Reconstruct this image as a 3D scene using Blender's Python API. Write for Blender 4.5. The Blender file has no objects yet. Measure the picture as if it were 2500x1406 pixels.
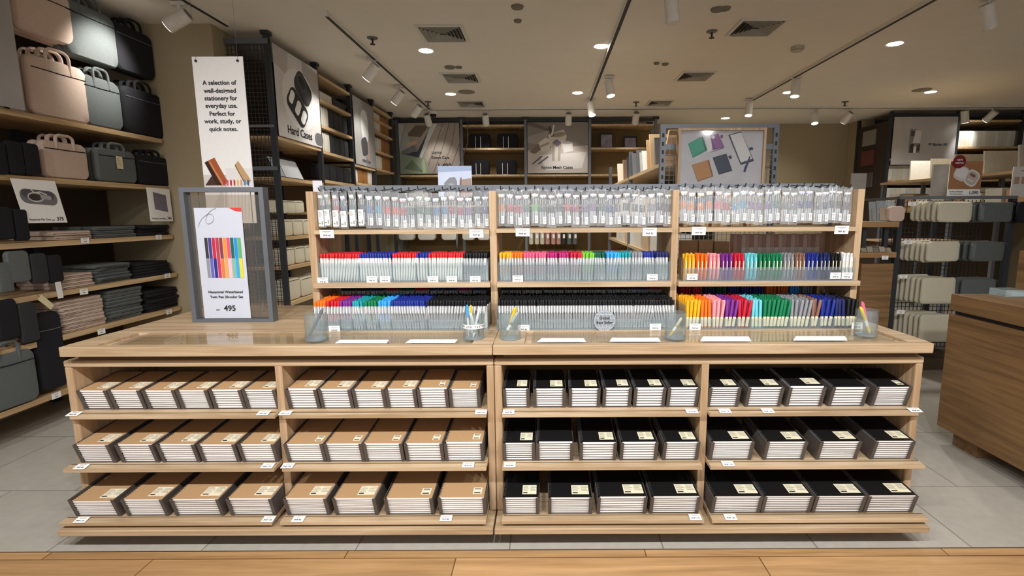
import bpy, math, random
from mathutils import Vector, Matrix
random.seed(11)
S = bpy.context.scene
COL = S.collection

# ---------------------------------------------------------------- camera
FPX, CX, CY, PITCH, ROLL, EYE = 1240.0, 1335.0, 703.0, math.radians(8.24), .0045, 1.29
_u0 = Vector((0, math.sin(PITCH), math.cos(PITCH)))
FW = Vector((0, math.cos(PITCH), -math.sin(PITCH)))
RT = Vector((1, 0, 0)) * math.cos(ROLL) - _u0 * math.sin(ROLL)
UP = _u0 * math.cos(ROLL) + Vector((1, 0, 0)) * math.sin(ROLL)
CAMLOC = Vector((0, 0, EYE))
cam = bpy.data.cameras.new('camera')
cam.sensor_width = 36.0
cam.lens = FPX / 2500 * 36.0
cam.shift_x = -(CX - 1250) / 2500
cam.clip_start = .02
camo = bpy.data.objects.new('camera', cam)
COL.objects.link(camo)
camo.matrix_world = Matrix(((RT.x, UP.x, -FW.x, 0), (RT.y, UP.y, -FW.y, 0), (RT.z, UP.z, -FW.z, EYE), (0, 0, 0, 1)))
S.camera = camo


def ray(px, py):
    return FW + RT * ((px - CX) / FPX) + UP * ((CY - py) / FPX)


def onY(px, py, Y):
    d = ray(px, py)
    return CAMLOC + d * (Y / d.y)


def onX(px, py, X):
    d = ray(px, py)
    return CAMLOC + d * (X / d.x)


def onZ(px, py, Z):
    d = ray(px, py)
    return CAMLOC + d * ((Z - EYE) / d.z)


# ---------------------------------------------------------------- world, exposure
W = bpy.data.worlds.new('mall_daylight')
S.world = W
W.use_nodes = True
W.node_tree.nodes['Background'].inputs[0].default_value = (.90, .93, 1.0, 1)
W.node_tree.nodes['Background'].inputs[1].default_value = .78
S.view_settings.view_transform = 'Standard'
S.view_settings.look = 'None'
S.view_settings.exposure = 0.05
S.view_settings.gamma = 1.0
S.view_settings.use_curve_mapping = False

LAMP_W, AISLE_W, HEAD_W = 84.0, 84.0, 26.0      # watts: downlights in the shop, aisle spots, track heads
WARM = (1.0, .97, .92)
COOL = (1.0, .99, .985)


# ---------------------------------------------------------------- colour and materials
def lin(c):
    if isinstance(c, str):
        c = tuple(int(c[i:i + 2], 16) / 255 for i in (0, 2, 4))
    return tuple((x / 12.92 if x <= .04045 else ((x + .055) / 1.055) ** 2.4) for x in c)


MATS = {}


def mat(name, c=None, rough=.55, metal=0.0, vary=.06, scale=40.0, spec=.4, bump=0.0, emit=0.0):
    """plain surface with a faint noise variation of its own colour"""
    if name in MATS:
        return MATS[name]
    m = bpy.data.materials.new(name)
    m.use_nodes = True
    nt = m.node_tree
    b = nt.nodes['Principled BSDF']
    b.inputs['Roughness'].default_value = rough
    b.inputs['Metallic'].default_value = metal
    b.inputs['Specular IOR Level'].default_value = spec
    r, g, bl = lin(c)
    tc = nt.nodes.new('ShaderNodeTexCoord')
    nz = nt.nodes.new('ShaderNodeTexNoise')
    nz.inputs['Scale'].default_value = scale
    nz.inputs['Detail'].default_value = 3
    nt.links.new(tc.outputs['Object'], nz.inputs['Vector'])
    rp = nt.nodes.new('ShaderNodeValToRGB')
    rp.color_ramp.elements[0].position = .3
    rp.color_ramp.elements[1].position = .7
    rp.color_ramp.elements[0].color = (r * (1 - vary), g * (1 - vary), bl * (1 - vary), 1)
    rp.color_ramp.elements[1].color = (min(1, r * (1 + vary)), min(1, g * (1 + vary)), min(1, bl * (1 + vary)), 1)
    nt.links.new(nz.outputs['Fac'], rp.inputs['Fac'])
    nt.links.new(rp.outputs['Color'], b.inputs['Base Color'])
    if bump:
        bp = nt.nodes.new('ShaderNodeBump')
        bp.inputs['Strength'].default_value = bump
        bp.inputs['Distance'].default_value = .004
        nt.links.new(nz.outputs['Fac'], bp.inputs['Height'])
        nt.links.new(bp.outputs['Normal'], b.inputs['Normal'])
    if emit:
        b.inputs['Emission Color'].default_value = (1, .95, .86, 1)
        b.inputs['Emission Strength'].default_value = emit
    MATS[name] = m
    return m


def wood(name, c1, c2, axis='X', rough=.42, fine=26.0, planks=None):
    if name in MATS:
        return MATS[name]
    m = bpy.data.materials.new(name)
    m.use_nodes = True
    nt = m.node_tree
    L = nt.links.new
    b = nt.nodes['Principled BSDF']
    b.inputs['Roughness'].default_value = rough
    b.inputs['Specular IOR Level'].default_value = .35
    tc = nt.nodes.new('ShaderNodeTexCoord')
    mp = nt.nodes.new('ShaderNodeMapping')
    sc = {'X': (1.1, fine, fine), 'Y': (fine, 1.1, fine), 'Z': (fine, fine, 1.1)}[axis]
    mp.inputs['Scale'].default_value = sc
    L(tc.outputs['Object'], mp.inputs['Vector'])
    n1 = nt.nodes.new('ShaderNodeTexNoise')
    n1.inputs['Scale'].default_value = 1.0
    n1.inputs['Detail'].default_value = 5
    n1.inputs['Distortion'].default_value = .9
    L(mp.outputs['Vector'], n1.inputs['Vector'])
    n2 = nt.nodes.new('ShaderNodeTexNoise')
    n2.inputs['Scale'].default_value = 5.0
    n2.inputs['Detail'].default_value = 3
    L(mp.outputs['Vector'], n2.inputs['Vector'])
    mx = nt.nodes.new('ShaderNodeMath')
    mx.operation = 'MULTIPLY_ADD'
    mx.inputs[1].default_value = .35
    L(n2.outputs['Fac'], mx.inputs[0])
    L(n1.outputs['Fac'], mx.inputs[2])
    rp = nt.nodes.new('ShaderNodeValToRGB')
    rp.color_ramp.elements[0].position = .48
    rp.color_ramp.elements[1].position = .86
    rp.color_ramp.elements[0].color = (*lin(c1), 1)
    rp.color_ramp.elements[1].color = (*lin(c2), 1)
    L(mx.outputs[0], rp.inputs['Fac'])
    out = rp.outputs['Color']
    if planks:
        br = nt.nodes.new('ShaderNodeTexBrick')
        br.inputs['Scale'].default_value = 1.0
        br.inputs['Brick Width'].default_value = planks[0]
        br.inputs['Row Height'].default_value = planks[1]
        br.inputs['Mortar Size'].default_value = .0025
        br.inputs['Color1'].default_value = (1.06, 1.0, .93, 1)
        br.inputs['Color2'].default_value = (.80, .74, .66, 1)
        br.inputs['Mortar'].default_value = (.34, .27, .2, 1)
        br.offset = .37
        L(tc.outputs['Object'], br.inputs['Vector'])
        mu = nt.nodes.new('ShaderNodeMixRGB')
        mu.blend_type = 'MULTIPLY'
        mu.inputs['Fac'].default_value = 1
        L(out, mu.inputs['Color1'])
        L(br.outputs['Color'], mu.inputs['Color2'])
        out = mu.outputs['Color']
    L(out, b.inputs['Base Color'])
    MATS[name] = m
    return m


def clear(name, tint='ffffff', body=.12, rough=.06, gloss=1.0, edge='dfe6ea', bump=0.0, stretch=(70, 70, 70)):
    """thin clear plastic: mostly see-through, a milky share and a fresnel gloss"""
    if name in MATS:
        return MATS[name]
    m = bpy.data.materials.new(name)
    m.use_nodes = True
    nt = m.node_tree
    L = nt.links.new
    nt.nodes.remove(nt.nodes['Principled BSDF'])
    o = nt.nodes['Material Output']
    tr = nt.nodes.new('ShaderNodeBsdfTransparent')
    tr.inputs[0].default_value = (*lin(tint), 1)
    df = nt.nodes.new('ShaderNodeBsdfDiffuse')
    df.inputs[0].default_value = (*lin(edge), 1)
    gl = nt.nodes.new('ShaderNodeBsdfGlossy')
    gl.inputs['Roughness'].default_value = rough
    lw = nt.nodes.new('ShaderNodeLayerWeight')
    lw.inputs['Blend'].default_value = .5
    pw = nt.nodes.new('ShaderNodeMath')
    pw.operation = 'POWER'
    pw.inputs[1].default_value = 4.0
    L(lw.outputs['Facing'], pw.inputs[0])
    ml = nt.nodes.new('ShaderNodeMath')
    ml.operation = 'MULTIPLY_ADD'
    ml.inputs[1].default_value = .8 * min(gloss, 1)
    ml.inputs[2].default_value = .04 * gloss
    L(pw.outputs[0], ml.inputs[0])
    m1 = nt.nodes.new('ShaderNodeMixShader')
    m1.inputs[0].default_value = body
    m2 = nt.nodes.new('ShaderNodeMixShader')
    L(tr.outputs[0], m1.inputs[1])
    L(df.outputs[0], m1.inputs[2])
    L(ml.outputs[0], m2.inputs[0])
    L(m1.outputs[0], m2.inputs[1])
    L(gl.outputs[0], m2.inputs[2])
    L(m2.outputs[0], o.inputs[0])
    if bump:
        tc = nt.nodes.new('ShaderNodeTexCoord')
        nz = nt.nodes.new('ShaderNodeTexNoise')
        nz.inputs['Scale'].default_value = 1.0
        mp = nt.nodes.new('ShaderNodeMapping')
        mp.inputs['Scale'].default_value = stretch
        L(tc.outputs['Object'], mp.inputs['Vector'])
        L(mp.outputs['Vector'], nz.inputs['Vector'])
        bp = nt.nodes.new('ShaderNodeBump')
        bp.inputs['Strength'].default_value = bump
        bp.inputs['Distance'].default_value = .01
        L(nz.outputs['Fac'], bp.inputs['Height'])
        for n in (gl, lw, df):
            L(bp.outputs['Normal'], n.inputs['Normal'])
    MATS[name] = m
    return m


def col(c, rough=.6, spec=.3):
    return mat('print_' + c + ('' if rough == .6 else '_%d' % int(rough * 100)), c, rough, vary=.02, spec=spec)


OAK_X = wood('oak_along', 'a48a69', 'cab292', 'X')
OAK_Y = wood('oak_deep', '9e8465', 'c3aa89', 'Y')
OAK_Z = wood('oak_upright', 'a28563', 'c7ab8a', 'Z')
WALNUT = wood('brown_wood', '6f5335', '94734c', 'Y', rough=.5)
WALNUT_X = wood('brown_wood_along', '6f5335', '94734c', 'X', rough=.5)
PLANK = wood('plank_floor', 'a5845c', 'c9a67a', 'X', rough=.35, fine=18, planks=(1.15, .135))
PLY = wood('shelf_oak', 'b0906a', 'd2b68c', 'Y')
STEEL = mat('grey_steel', '6c7076', .42, .3, .03)
BLACKSTEEL = mat('black_steel', '33353a', .45, .2, .03)
DARK = mat('dark_grey', '2b2a2a', .6)
TRAYM = mat('charcoal_tray', '5b5450', .5, .1, .04)
WHITE = mat('white_plastic', 'e9e6df', .4, vary=.02)
PAPER = mat('white_paper', 'f4f3f0', .75, vary=.015)
PAGE = mat('page_edges', 'f6f5f3', .8, vary=.005, scale=60)
INKM = mat('black_ink', '26262a', .6)
GREYINK = mat('grey_ink', '8f8f86', .7)
ACRYL = clear('acrylic', 'f4f8f8', .07)
ACRYLTINT = clear('acrylic_edge', 'dfe9ec', .25)
SHEET = clear('glossy_acrylic_cover', 'fbfaf6', .01, rough=.02, gloss=.7)
FILM = clear('pack_film', 'ffffff', .23, rough=.18, gloss=3.2, edge='eef5fa', bump=.75, stretch=(150, 60, 26))


# ---------------------------------------------------------------- mesh builder
class MB:
    def __init__(s):
        s.v, s.f, s.m = [], [], []

    def add(s, vs, fs, mi=0):
        n = len(s.v)
        s.v += [Vector(p) for p in vs]
        s.f += [tuple(n + i for i in f) for f in fs]
        s.m += [mi] * len(fs)
        return s

    def box(s, a, b, mi=0):
        x0, y0, z0 = a
        x1, y1, z1 = b
        return s.add([(x0, y0, z0), (x1, y0, z0), (x1, y1, z0), (x0, y1, z0), (x0, y0, z1), (x1, y0, z1), (x1, y1, z1), (x0, y1, z1)],
                     [(3, 2, 1, 0), (4, 5, 6, 7), (0, 1, 5, 4), (1, 2, 6, 5), (2, 3, 7, 6), (3, 0, 4, 7)], mi)

    def obox(s, o, u, v, w, mi=0):
        """box from corner o along three edge vectors (right handed u,v,w)"""
        o, u, v, w = Vector(o), Vector(u), Vector(v), Vector(w)
        return s.add([o, o + u, o + u + v, o + v, o + w, o + u + w, o + u + v + w, o + v + w],
                     [(3, 2, 1, 0), (4, 5, 6, 7), (0, 1, 5, 4), (1, 2, 6, 5), (2, 3, 7, 6), (3, 0, 4, 7)], mi)

    def cyl(s, p, q, r, r2=None, n=10, mi=0, caps=True):
        p, q = Vector(p), Vector(q)
        r2 = r if r2 is None else r2
        d = (q - p).normalized()
        a = d.orthogonal().normalized()
        b = d.cross(a)
        vs = []
        for c, rr in ((p, r), (q, r2)):
            for i in range(n):
                t = 2 * math.pi * i / n
                vs.append(c + a * (math.cos(t) * rr) + b * (math.sin(t) * rr))
        fs = [(i, (i + 1) % n, n + (i + 1) % n, n + i) for i in range(n)]
        if caps:
            fs += [tuple(range(n - 1, -1, -1)), tuple(range(n, 2 * n))]
        return s.add(vs, fs, mi)

    def tube(s, pts, r, n=6, mi=0):
        pts = [Vector(p) for p in pts]
        a = None
        vs = []
        for i, p in enumerate(pts):
            d = (pts[min(i + 1, len(pts) - 1)] - pts[max(i - 1, 0)]).normalized()
            a = (d.orthogonal() if a is None else a - d * a.dot(d)).normalized()
            b = d.cross(a)
            vs += [p + a * (math.cos(2 * math.pi * k / n) * r) + b * (math.sin(2 * math.pi * k / n) * r) for k in range(n)]
        fs = []
        for i in range(len(pts) - 1):
            fs += [(i * n + k, i * n + (k + 1) % n, (i + 1) * n + (k + 1) % n, (i + 1) * n + k) for k in range(n)]
        fs += [tuple(range(n - 1, -1, -1)), tuple(range((len(pts) - 1) * n, len(pts) * n))]
        return s.add(vs, fs, mi)

    def lathe(s, prof, c=(0, 0, 0), n=14, mi=0):
        c = Vector(c)
        vs = []
        for r, z in prof:
            vs += [c + Vector((math.cos(2 * math.pi * k / n) * r, math.sin(2 * math.pi * k / n) * r, z)) for k in range(n)]
        fs = []
        for i in range(len(prof) - 1):
            fs += [(i * n + k, i * n + (k + 1) % n, (i + 1) * n + (k + 1) % n, (i + 1) * n + k) for k in range(n)]
        fs += [tuple(range(n - 1, -1, -1)), tuple(range((len(prof) - 1) * n, len(prof) * n))]
        return s.add(vs, fs, mi)

    def pillow(s, w, h, d, r, soft=.35, mi=0, seg=5, wob=0.0, face=.72):
        """soft rounded slab: x -w/2..w/2, z 0..h, thickness d about y=0"""
        out = []
        for (cx, cz, a0) in ((w / 2 - r, h - r, 0), (-w / 2 + r, h - r, 90), (-w / 2 + r, r, 180), (w / 2 - r, r, 270)):
            for k in range(seg + 1):
                t = math.radians(a0 + 90 * k / seg)
                out.append((cx + r * math.cos(t), cz + r * math.sin(t)))
        n = len(out)
        e = d * soft
        vs = []
        cz = h / 2
        m_ = min(.985, face + .21)
        rings = ((-d / 2, face), (-d / 2 + e * .12, m_), (-d / 2 + min(e * .6, d * .45), .99), (0, 1.0), (d / 2 - min(e * .6, d * .45), .99), (d / 2 - e * .12, m_), (d / 2, face))
        rnd = [random.uniform(-1, 1) for _ in range(n)]
        for y, q in rings:
            for i, (x, z) in enumerate(out):
                k = 1 + wob * rnd[i]
                vs.append((x * q * k, y, cz + (z - cz) * q * k))
        fs = []
        for j in range(len(rings) - 1):
            fs += [(j * n + i, j * n + (i + 1) % n, (j + 1) * n + (i + 1) % n, (j + 1) * n + i) for i in range(n)]
        fs = [tuple(reversed(f)) for f in fs]
        fs += [tuple(range(n)), tuple(range(len(rings) * n - 1, (len(rings) - 1) * n - 1, -1))]
        return s.add(vs, fs, mi)

    def mesh(s, name, mats, off=Vector((0, 0, 0)), smooth=False):
        me = bpy.data.meshes.new(name)
        me.from_pydata([p - off for p in s.v], [], s.f)
        for m in (mats if isinstance(mats, (list, tuple)) else [mats]):
            me.materials.append(m)
        me.polygons.foreach_set('material_index', s.m)
        if smooth:
            me.polygons.foreach_set('use_smooth', [True] * len(me.polygons))
            me.set_sharp_from_angle(angle=.7)
        me.update()
        return me

    def build(s, name, mats, parent=None, smooth=False, bevel=0.0):
        if parent is None:
            xs = [p.x for p in s.v]
            ys = [p.y for p in s.v]
            off = Vector(((min(xs) + max(xs)) / 2, (min(ys) + max(ys)) / 2, min(p.z for p in s.v)))
        else:
            off = wloc(parent)
        o = bpy.data.objects.new(name, s.mesh(name, mats, off, smooth))
        COL.objects.link(o)
        if parent is None:
            o.location = off
        else:
            o.parent = parent
        if bevel:
            b = o.modifiers.new('edge', 'BEVEL')
            b.width = bevel
            b.segments = 2
            b.limit_method = 'ANGLE'
        return o


def wloc(o):
    v = Vector((0, 0, 0))
    while o is not None:
        v += o.location
        o = o.parent
    return v


def tag(o, label, cat, group=None, kind=None):
    if label:
        o['label'] = label
    if cat:
        o['category'] = cat
    if group:
        o['group'] = group
    if kind:
        o['kind'] = kind
    return o


def T(name, label, cat, loc, group=None, rot=None):
    o = bpy.data.objects.new(name, None)
    o.empty_display_size = .05
    COL.objects.link(o)
    o.location = loc
    if rot is not None:
        o.rotation_euler = rot
    return tag(o, label, cat, group)


def spawn(name, parts, loc, label, cat, group=None, rot=None):
    """a thing whose parts share prebuilt mesh data; parts: (name, mesh[, sub-parts])"""
    t = T(name, label, cat, loc, group, rot)
    for p in parts:
        o = bpy.data.objects.new(p[0], p[1])
        COL.objects.link(o)
        o.parent = t
        for q in (p[2] if len(p) > 2 else ()):
            c = bpy.data.objects.new(q[0], q[1])
            COL.objects.link(c)
            c.parent = o
    return t


def struct(name, mb, m, **k):
    return tag(mb.build(name, m, **k), None, None, kind='structure')


_ONE = 'zeroth first second third fourth fifth sixth seventh eighth ninth tenth eleventh twelfth thirteenth fourteenth fifteenth sixteenth seventeenth eighteenth nineteenth'.split()
_TENS = {2: 'twent', 3: 'thirt', 4: 'fort', 5: 'fift', 6: 'sixt', 7: 'sevent', 8: 'eight', 9: 'ninet'}


def nth(n):
    if n < 20:
        return _ONE[n]
    t, u = divmod(n, 10)
    return _TENS[t] + 'ieth' if u == 0 else _TENS[t] + 'y-' + _ONE[u]


_TXT = {}


def text_mesh(s, bold, align, m):
    k = (s, bold, align, m.name)
    if k not in _TXT:
        c = bpy.data.curves.new('lettering', 'FONT')
        c.body = s
        c.size = 1.0
        c.offset = .018 if bold else .004
        c.align_x = align
        c.align_y = 'CENTER'
        c.resolution_u = 3
        o = bpy.data.objects.new('lettering', c)
        COL.objects.link(o)
        bpy.context.view_layer.update()
        me = bpy.data.meshes.new_from_object(o.evaluated_get(bpy.context.evaluated_depsgraph_get()))
        COL.objects.unlink(o)
        bpy.data.objects.remove(o)
        me.materials.clear()
        me.materials.append(m)
        _TXT[k] = me
    return _TXT[k]


def txt(parent, s, O, U, V, size, m=None, align='CENTER', bold=True, stretch=1.0, name='lettering'):
    """flat lettering: anchor O, right U, up V (unit vectors), letter size in metres"""
    U, V = Vector(U).normalized(), Vector(V).normalized()
    N = U.cross(V).normalized()
    V = N.cross(U)
    o = bpy.data.objects.new(name, text_mesh(s, bold, align, m or INKM))
    COL.objects.link(o)
    o.parent = parent
    p = Vector(O) - wloc(parent)
    M = Matrix(((U.x * size * stretch, V.x * size, N.x * size, p.x), (U.y * size * stretch, V.y * size, N.y * size, p.y), (U.z * size * stretch, V.z * size, N.z * size, p.z), (0, 0, 0, 1)))
    o.matrix_local = M
    return o


def ell(cx, cy, rx, ry, rot=0, n=22):
    c, s = math.cos(math.radians(rot)), math.sin(math.radians(rot))
    return [(cx + rx * math.cos(t) * c - ry * math.sin(t) * s, cy + rx * math.cos(t) * s + ry * math.sin(t) * c) for t in (2 * math.pi * k / n for k in range(n))]


def rr(cx, cy, w, h, rot=0, r=.2, n=4):
    """rounded rectangle in sheet coordinates"""
    r *= min(w, h)
    pts = []
    for (x, y, a0) in ((w / 2 - r, h / 2 - r, 0), (-w / 2 + r, h / 2 - r, 90), (-w / 2 + r, -h / 2 + r, 180), (w / 2 - r, -h / 2 + r, 270)):
        for k in range(n + 1):
            t = math.radians(a0 + 90 * k / n)
            pts.append((x + r * math.cos(t), y + r * math.sin(t)))
    c, s = math.cos(math.radians(rot)), math.sin(math.radians(rot))
    return [(cx + x * c - y * s, cy + x * s + y * c) for x, y in pts]


def line(pts, w):
    """a stroke in sheet coordinates as a list of quads"""
    out = []
    for (x0, y0), (x1, y1) in zip(pts, pts[1:]):
        l = math.hypot(x1 - x0, y1 - y0) or 1
        nx, ny = -(y1 - y0) / l * w / 2, (x1 - x0) / l * w / 2
        out.append([(x0 - nx, y0 - ny), (x1 - nx, y1 - ny), (x1 + nx, y1 + ny), (x0 + nx, y0 + ny)])
    return out


def sheet(t, O, U, V, thick, base, shapes=(), texts=(), part='sheet'):
    """a printed sheet as parts of t: O lower left, U and V the edges; shapes in 0..1 of the WIDTH/HEIGHT"""
    O, U, V = Vector(O), Vector(U), Vector(V)
    N = U.cross(V).normalized()
    dz = .00002 * (1 + O.length)
    sh = MB().obox(O - N * thick, U, V, N * thick).build(part, base, t)
    if shapes:
        mb, ms = MB(), []
        for k, (c, poly) in enumerate(shapes):
            m = c if not isinstance(c, str) else col(c)
            if m not in ms:
                ms.append(m)
            for pl in (poly if isinstance(poly[0][0], (tuple, list)) else [poly]):
                mb.add([O + U * u + V * v + N * (.0004 + dz * k) for u, v in pl], [tuple(range(len(pl)))], ms.index(m))
        pr = mb.build('print', ms, t)
    for (s, u, v, size, c, al) in texts:
        txt(t, s, O + U * u + V * v + N * (.0007 + dz * len(shapes)), U, V, size * V.length, c if not isinstance(c, str) else col(c), al)
    return sh


def look(c, k):
    r, g, b = (int(c[i:i + 2], 16) for i in (0, 2, 4))
    return '%02x%02x%02x' % tuple(max(0, min(255, int(x * k))) for x in (r, g, b))

# ---------------------------------------------------------------- the room
CEIL, BACK, LEFTX, RIGHTX, EDGE = 2.74, 8.6, -3.5, 7.4, 1.81
tile = mat('floor_tile', 'b3afa5', .5, vary=.05, scale=26, bump=.1)
_nt = tile.node_tree
_b = _nt.nodes['Principled BSDF']
_br = _nt.nodes.new('ShaderNodeTexBrick')
_br.inputs['Scale'].default_value = 1.0
_br.inputs['Brick Width'].default_value = .6
_br.inputs['Row Height'].default_value = .6
_br.inputs['Mortar Size'].default_value = .003
_br.inputs['Color1'].default_value = (1, 1, 1, 1)
_br.inputs['Color2'].default_value = (.93, .93, .92, 1)
_br.inputs['Mortar'].default_value = (.5, .48, .45, 1)
_tc = _nt.nodes.new('ShaderNodeTexCoord')
_nt.links.new(_tc.outputs['Object'], _br.inputs['Vector'])
_mu = _nt.nodes.new('ShaderNodeMixRGB')
_mu.blend_type = 'MULTIPLY'
_mu.inputs['Fac'].default_value = 1
_nt.links.new(_nt.nodes['Color Ramp'].outputs['Color'], _mu.inputs['Color1'])
_nt.links.new(_br.outputs['Color'], _mu.inputs['Color2'])
_nt.links.new(_mu.outputs['Color'], _b.inputs['Base Color'])
struct('floor', MB().box((LEFTX - .1, EDGE, -.1), (RIGHTX + .1, BACK + .1, 0)), tile)
struct('floor_planks', MB().box((LEFTX - .1, -2.6, -.1), (RIGHTX + .1, EDGE - .004, 0)), PLANK)
struct('trim_1', MB().box((LEFTX - .1, EDGE - .004, -.1), (RIGHTX + .1, EDGE, .001)), mat('joint_strip', '4a3c30', .5))
CEILM = mat('ceiling_paint', 'e4ddd0', .9, vary=.02, scale=6)
WALLM = mat('beige_wall', 'aa9a7b', .85, vary=.06, scale=120, bump=.15)
struct('ceiling', MB().box((LEFTX - .1, -2.6, CEIL), (RIGHTX + .1, BACK + .1, CEIL + .1)), CEILM)
struct('wall_back', MB().box((LEFTX - .1, BACK, 0), (RIGHTX + .1, BACK + .1, CEIL)), WALLM)
struct('wall_left', MB().box((LEFTX - .1, -2.6, 0), (LEFTX, BACK, CEIL)), WALLM)
struct('wall_right', MB().box((RIGHTX, -2.6, 0), (RIGHTX + .1, BACK, CEIL)), WALLM)
struct('wall_pillar', MB().box((LEFTX, 4.12, 0), (-2.55, 4.42, CEIL)), WALLM)
# the right-hand return wall beyond the picture stand
struct('wall_return', MB().box((4.95, 8.25, 0), (5.15, BACK, CEIL)), WALLM)

# ---------------------------------------------------------------- lamps on the ceiling
LENS = mat('lamp_diffuser', 'fff6e8', .4, emit=28.0)
LENSDIM = mat('lamp_lens', 'fff6e8', .4, emit=9.0)


def spotlight(parent, loc, aim, watts, angle=100, blend=.7, size=.05, colr=WARM):
    l = bpy.data.lights.new('lamp_light', 'SPOT')
    l.energy = watts
    l.color = colr
    l.spot_size = math.radians(angle)
    l.spot_blend = blend
    l.shadow_soft_size = size
    o = bpy.data.objects.new('lamp_light', l)
    COL.objects.link(o)
    o.parent = parent
    o.location = Vector(loc) - wloc(parent)
    o.rotation_mode = 'QUATERNION'
    o.rotation_quaternion = (Vector(aim) - Vector(loc)).to_track_quat('-Z', 'Y')
    return o


_ring = MB().lathe([(.062, -.004), (.075, -.006), (.078, 0), (.062, 0)], n=20).mesh('trim_ring', WHITE, smooth=True)
_disc = MB().lathe([(.061, -.005), (.061, -.001)], n=20).mesh('diffuser', LENS)
DOWN = [((1040, 123), 'over the counter, nearest the price frame side'), ((1468, 112), 'between the middle tracks, above the pen rack'),
        ((2185, 106), 'beside the rear-right track, brightest of all'), ((1100, 229), 'next to the round ceiling speaker at the back'),
        ((1410, 226), 'by the end of the middle track'), ((1925, 225), 'behind the paired track heads'),
        ((2272, 224), 'beside the flat speaker over the pouch rack'), ((1771, 288), 'farthest back, over the picture stand')]
for (px, py), w in DOWN:
    p = onZ(px, py, CEIL)
    t = spawn('downlight', [('trim_ring', _ring), ('diffuser', _disc)], p, 'round recessed ceiling downlight ' + w, 'ceiling light', 'recessed downlights')
    spotlight(t, p + Vector((0, 0, -.03)), p + Vector((0, 0, -2)), LAMP_W, 140, .9, .06)

HEADW = mat('lamp_white', 'dcd8cf', .45)
BACKCAP = mat('lamp_back_cap', '8d867b', .6)


def track_head(p, aim, label, lit=0, big=1.0, cone=75, colr=WARM):
    """white cylinder spot hanging from a track at ceiling point p, aimed along aim"""
    p = Vector(p)
    a = Vector(aim).normalized()
    t = T('track_spotlight', label, 'spotlight', p, 'track spotlights')
    MB().box(p + Vector((-.05, -.018, -.03)), p + Vector((.05, .018, -.005))).build('adapter', HEADW, t)
    k = p + Vector((0, 0, -.115))
    MB().cyl(p + Vector((0, 0, -.03)), k, .012, n=8).build('stem', HEADW, t, smooth=True)
    h0, h1 = k - a * .06, k + a * .10 * big
    h = MB().cyl(h0, h1, .047 * big, n=16).build('housing', HEADW, t, smooth=True)
    MB().cyl(h0 - a * .004, h0, .034, n=14).build('back_cap', BACKCAP, h, smooth=True)
    MB().cyl(h1, h1 + a * .003, .041 * big, n=16).build('lens', LENSDIM if lit else HEADW, t, smooth=True)
    if lit:
        spotlight(t, h1 + a * .03, h1 + a * 2, lit, cone, .8, .04, colr)
    return t


def track(name_label, p, q):
    p, q = Vector(p), Vector(q)
    d = (q - p).normalized()
    s_ = d.cross(Vector((0, 0, 1))).normalized()
    t = T('lighting_track', name_label, 'lighting track', p, 'ceiling lighting tracks')
    MB().obox(p - s_ * .018 + Vector((0, 0, -.028)), q - p, s_ * .036, (0, 0, .028)).build('rail', HEADW, t)
    MB().obox(p - s_ * .013 + Vector((0, 0, -.0295)), q - p, s_ * .026, (0, 0, .0015)).build('slot', DARK, t)
    MB().obox(p - d * .03 - s_ * .022 + Vector((0, 0, -.034)), d * .03, s_ * .044, (0, 0, .034)).build('end_cap', HEADW, t)


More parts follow.
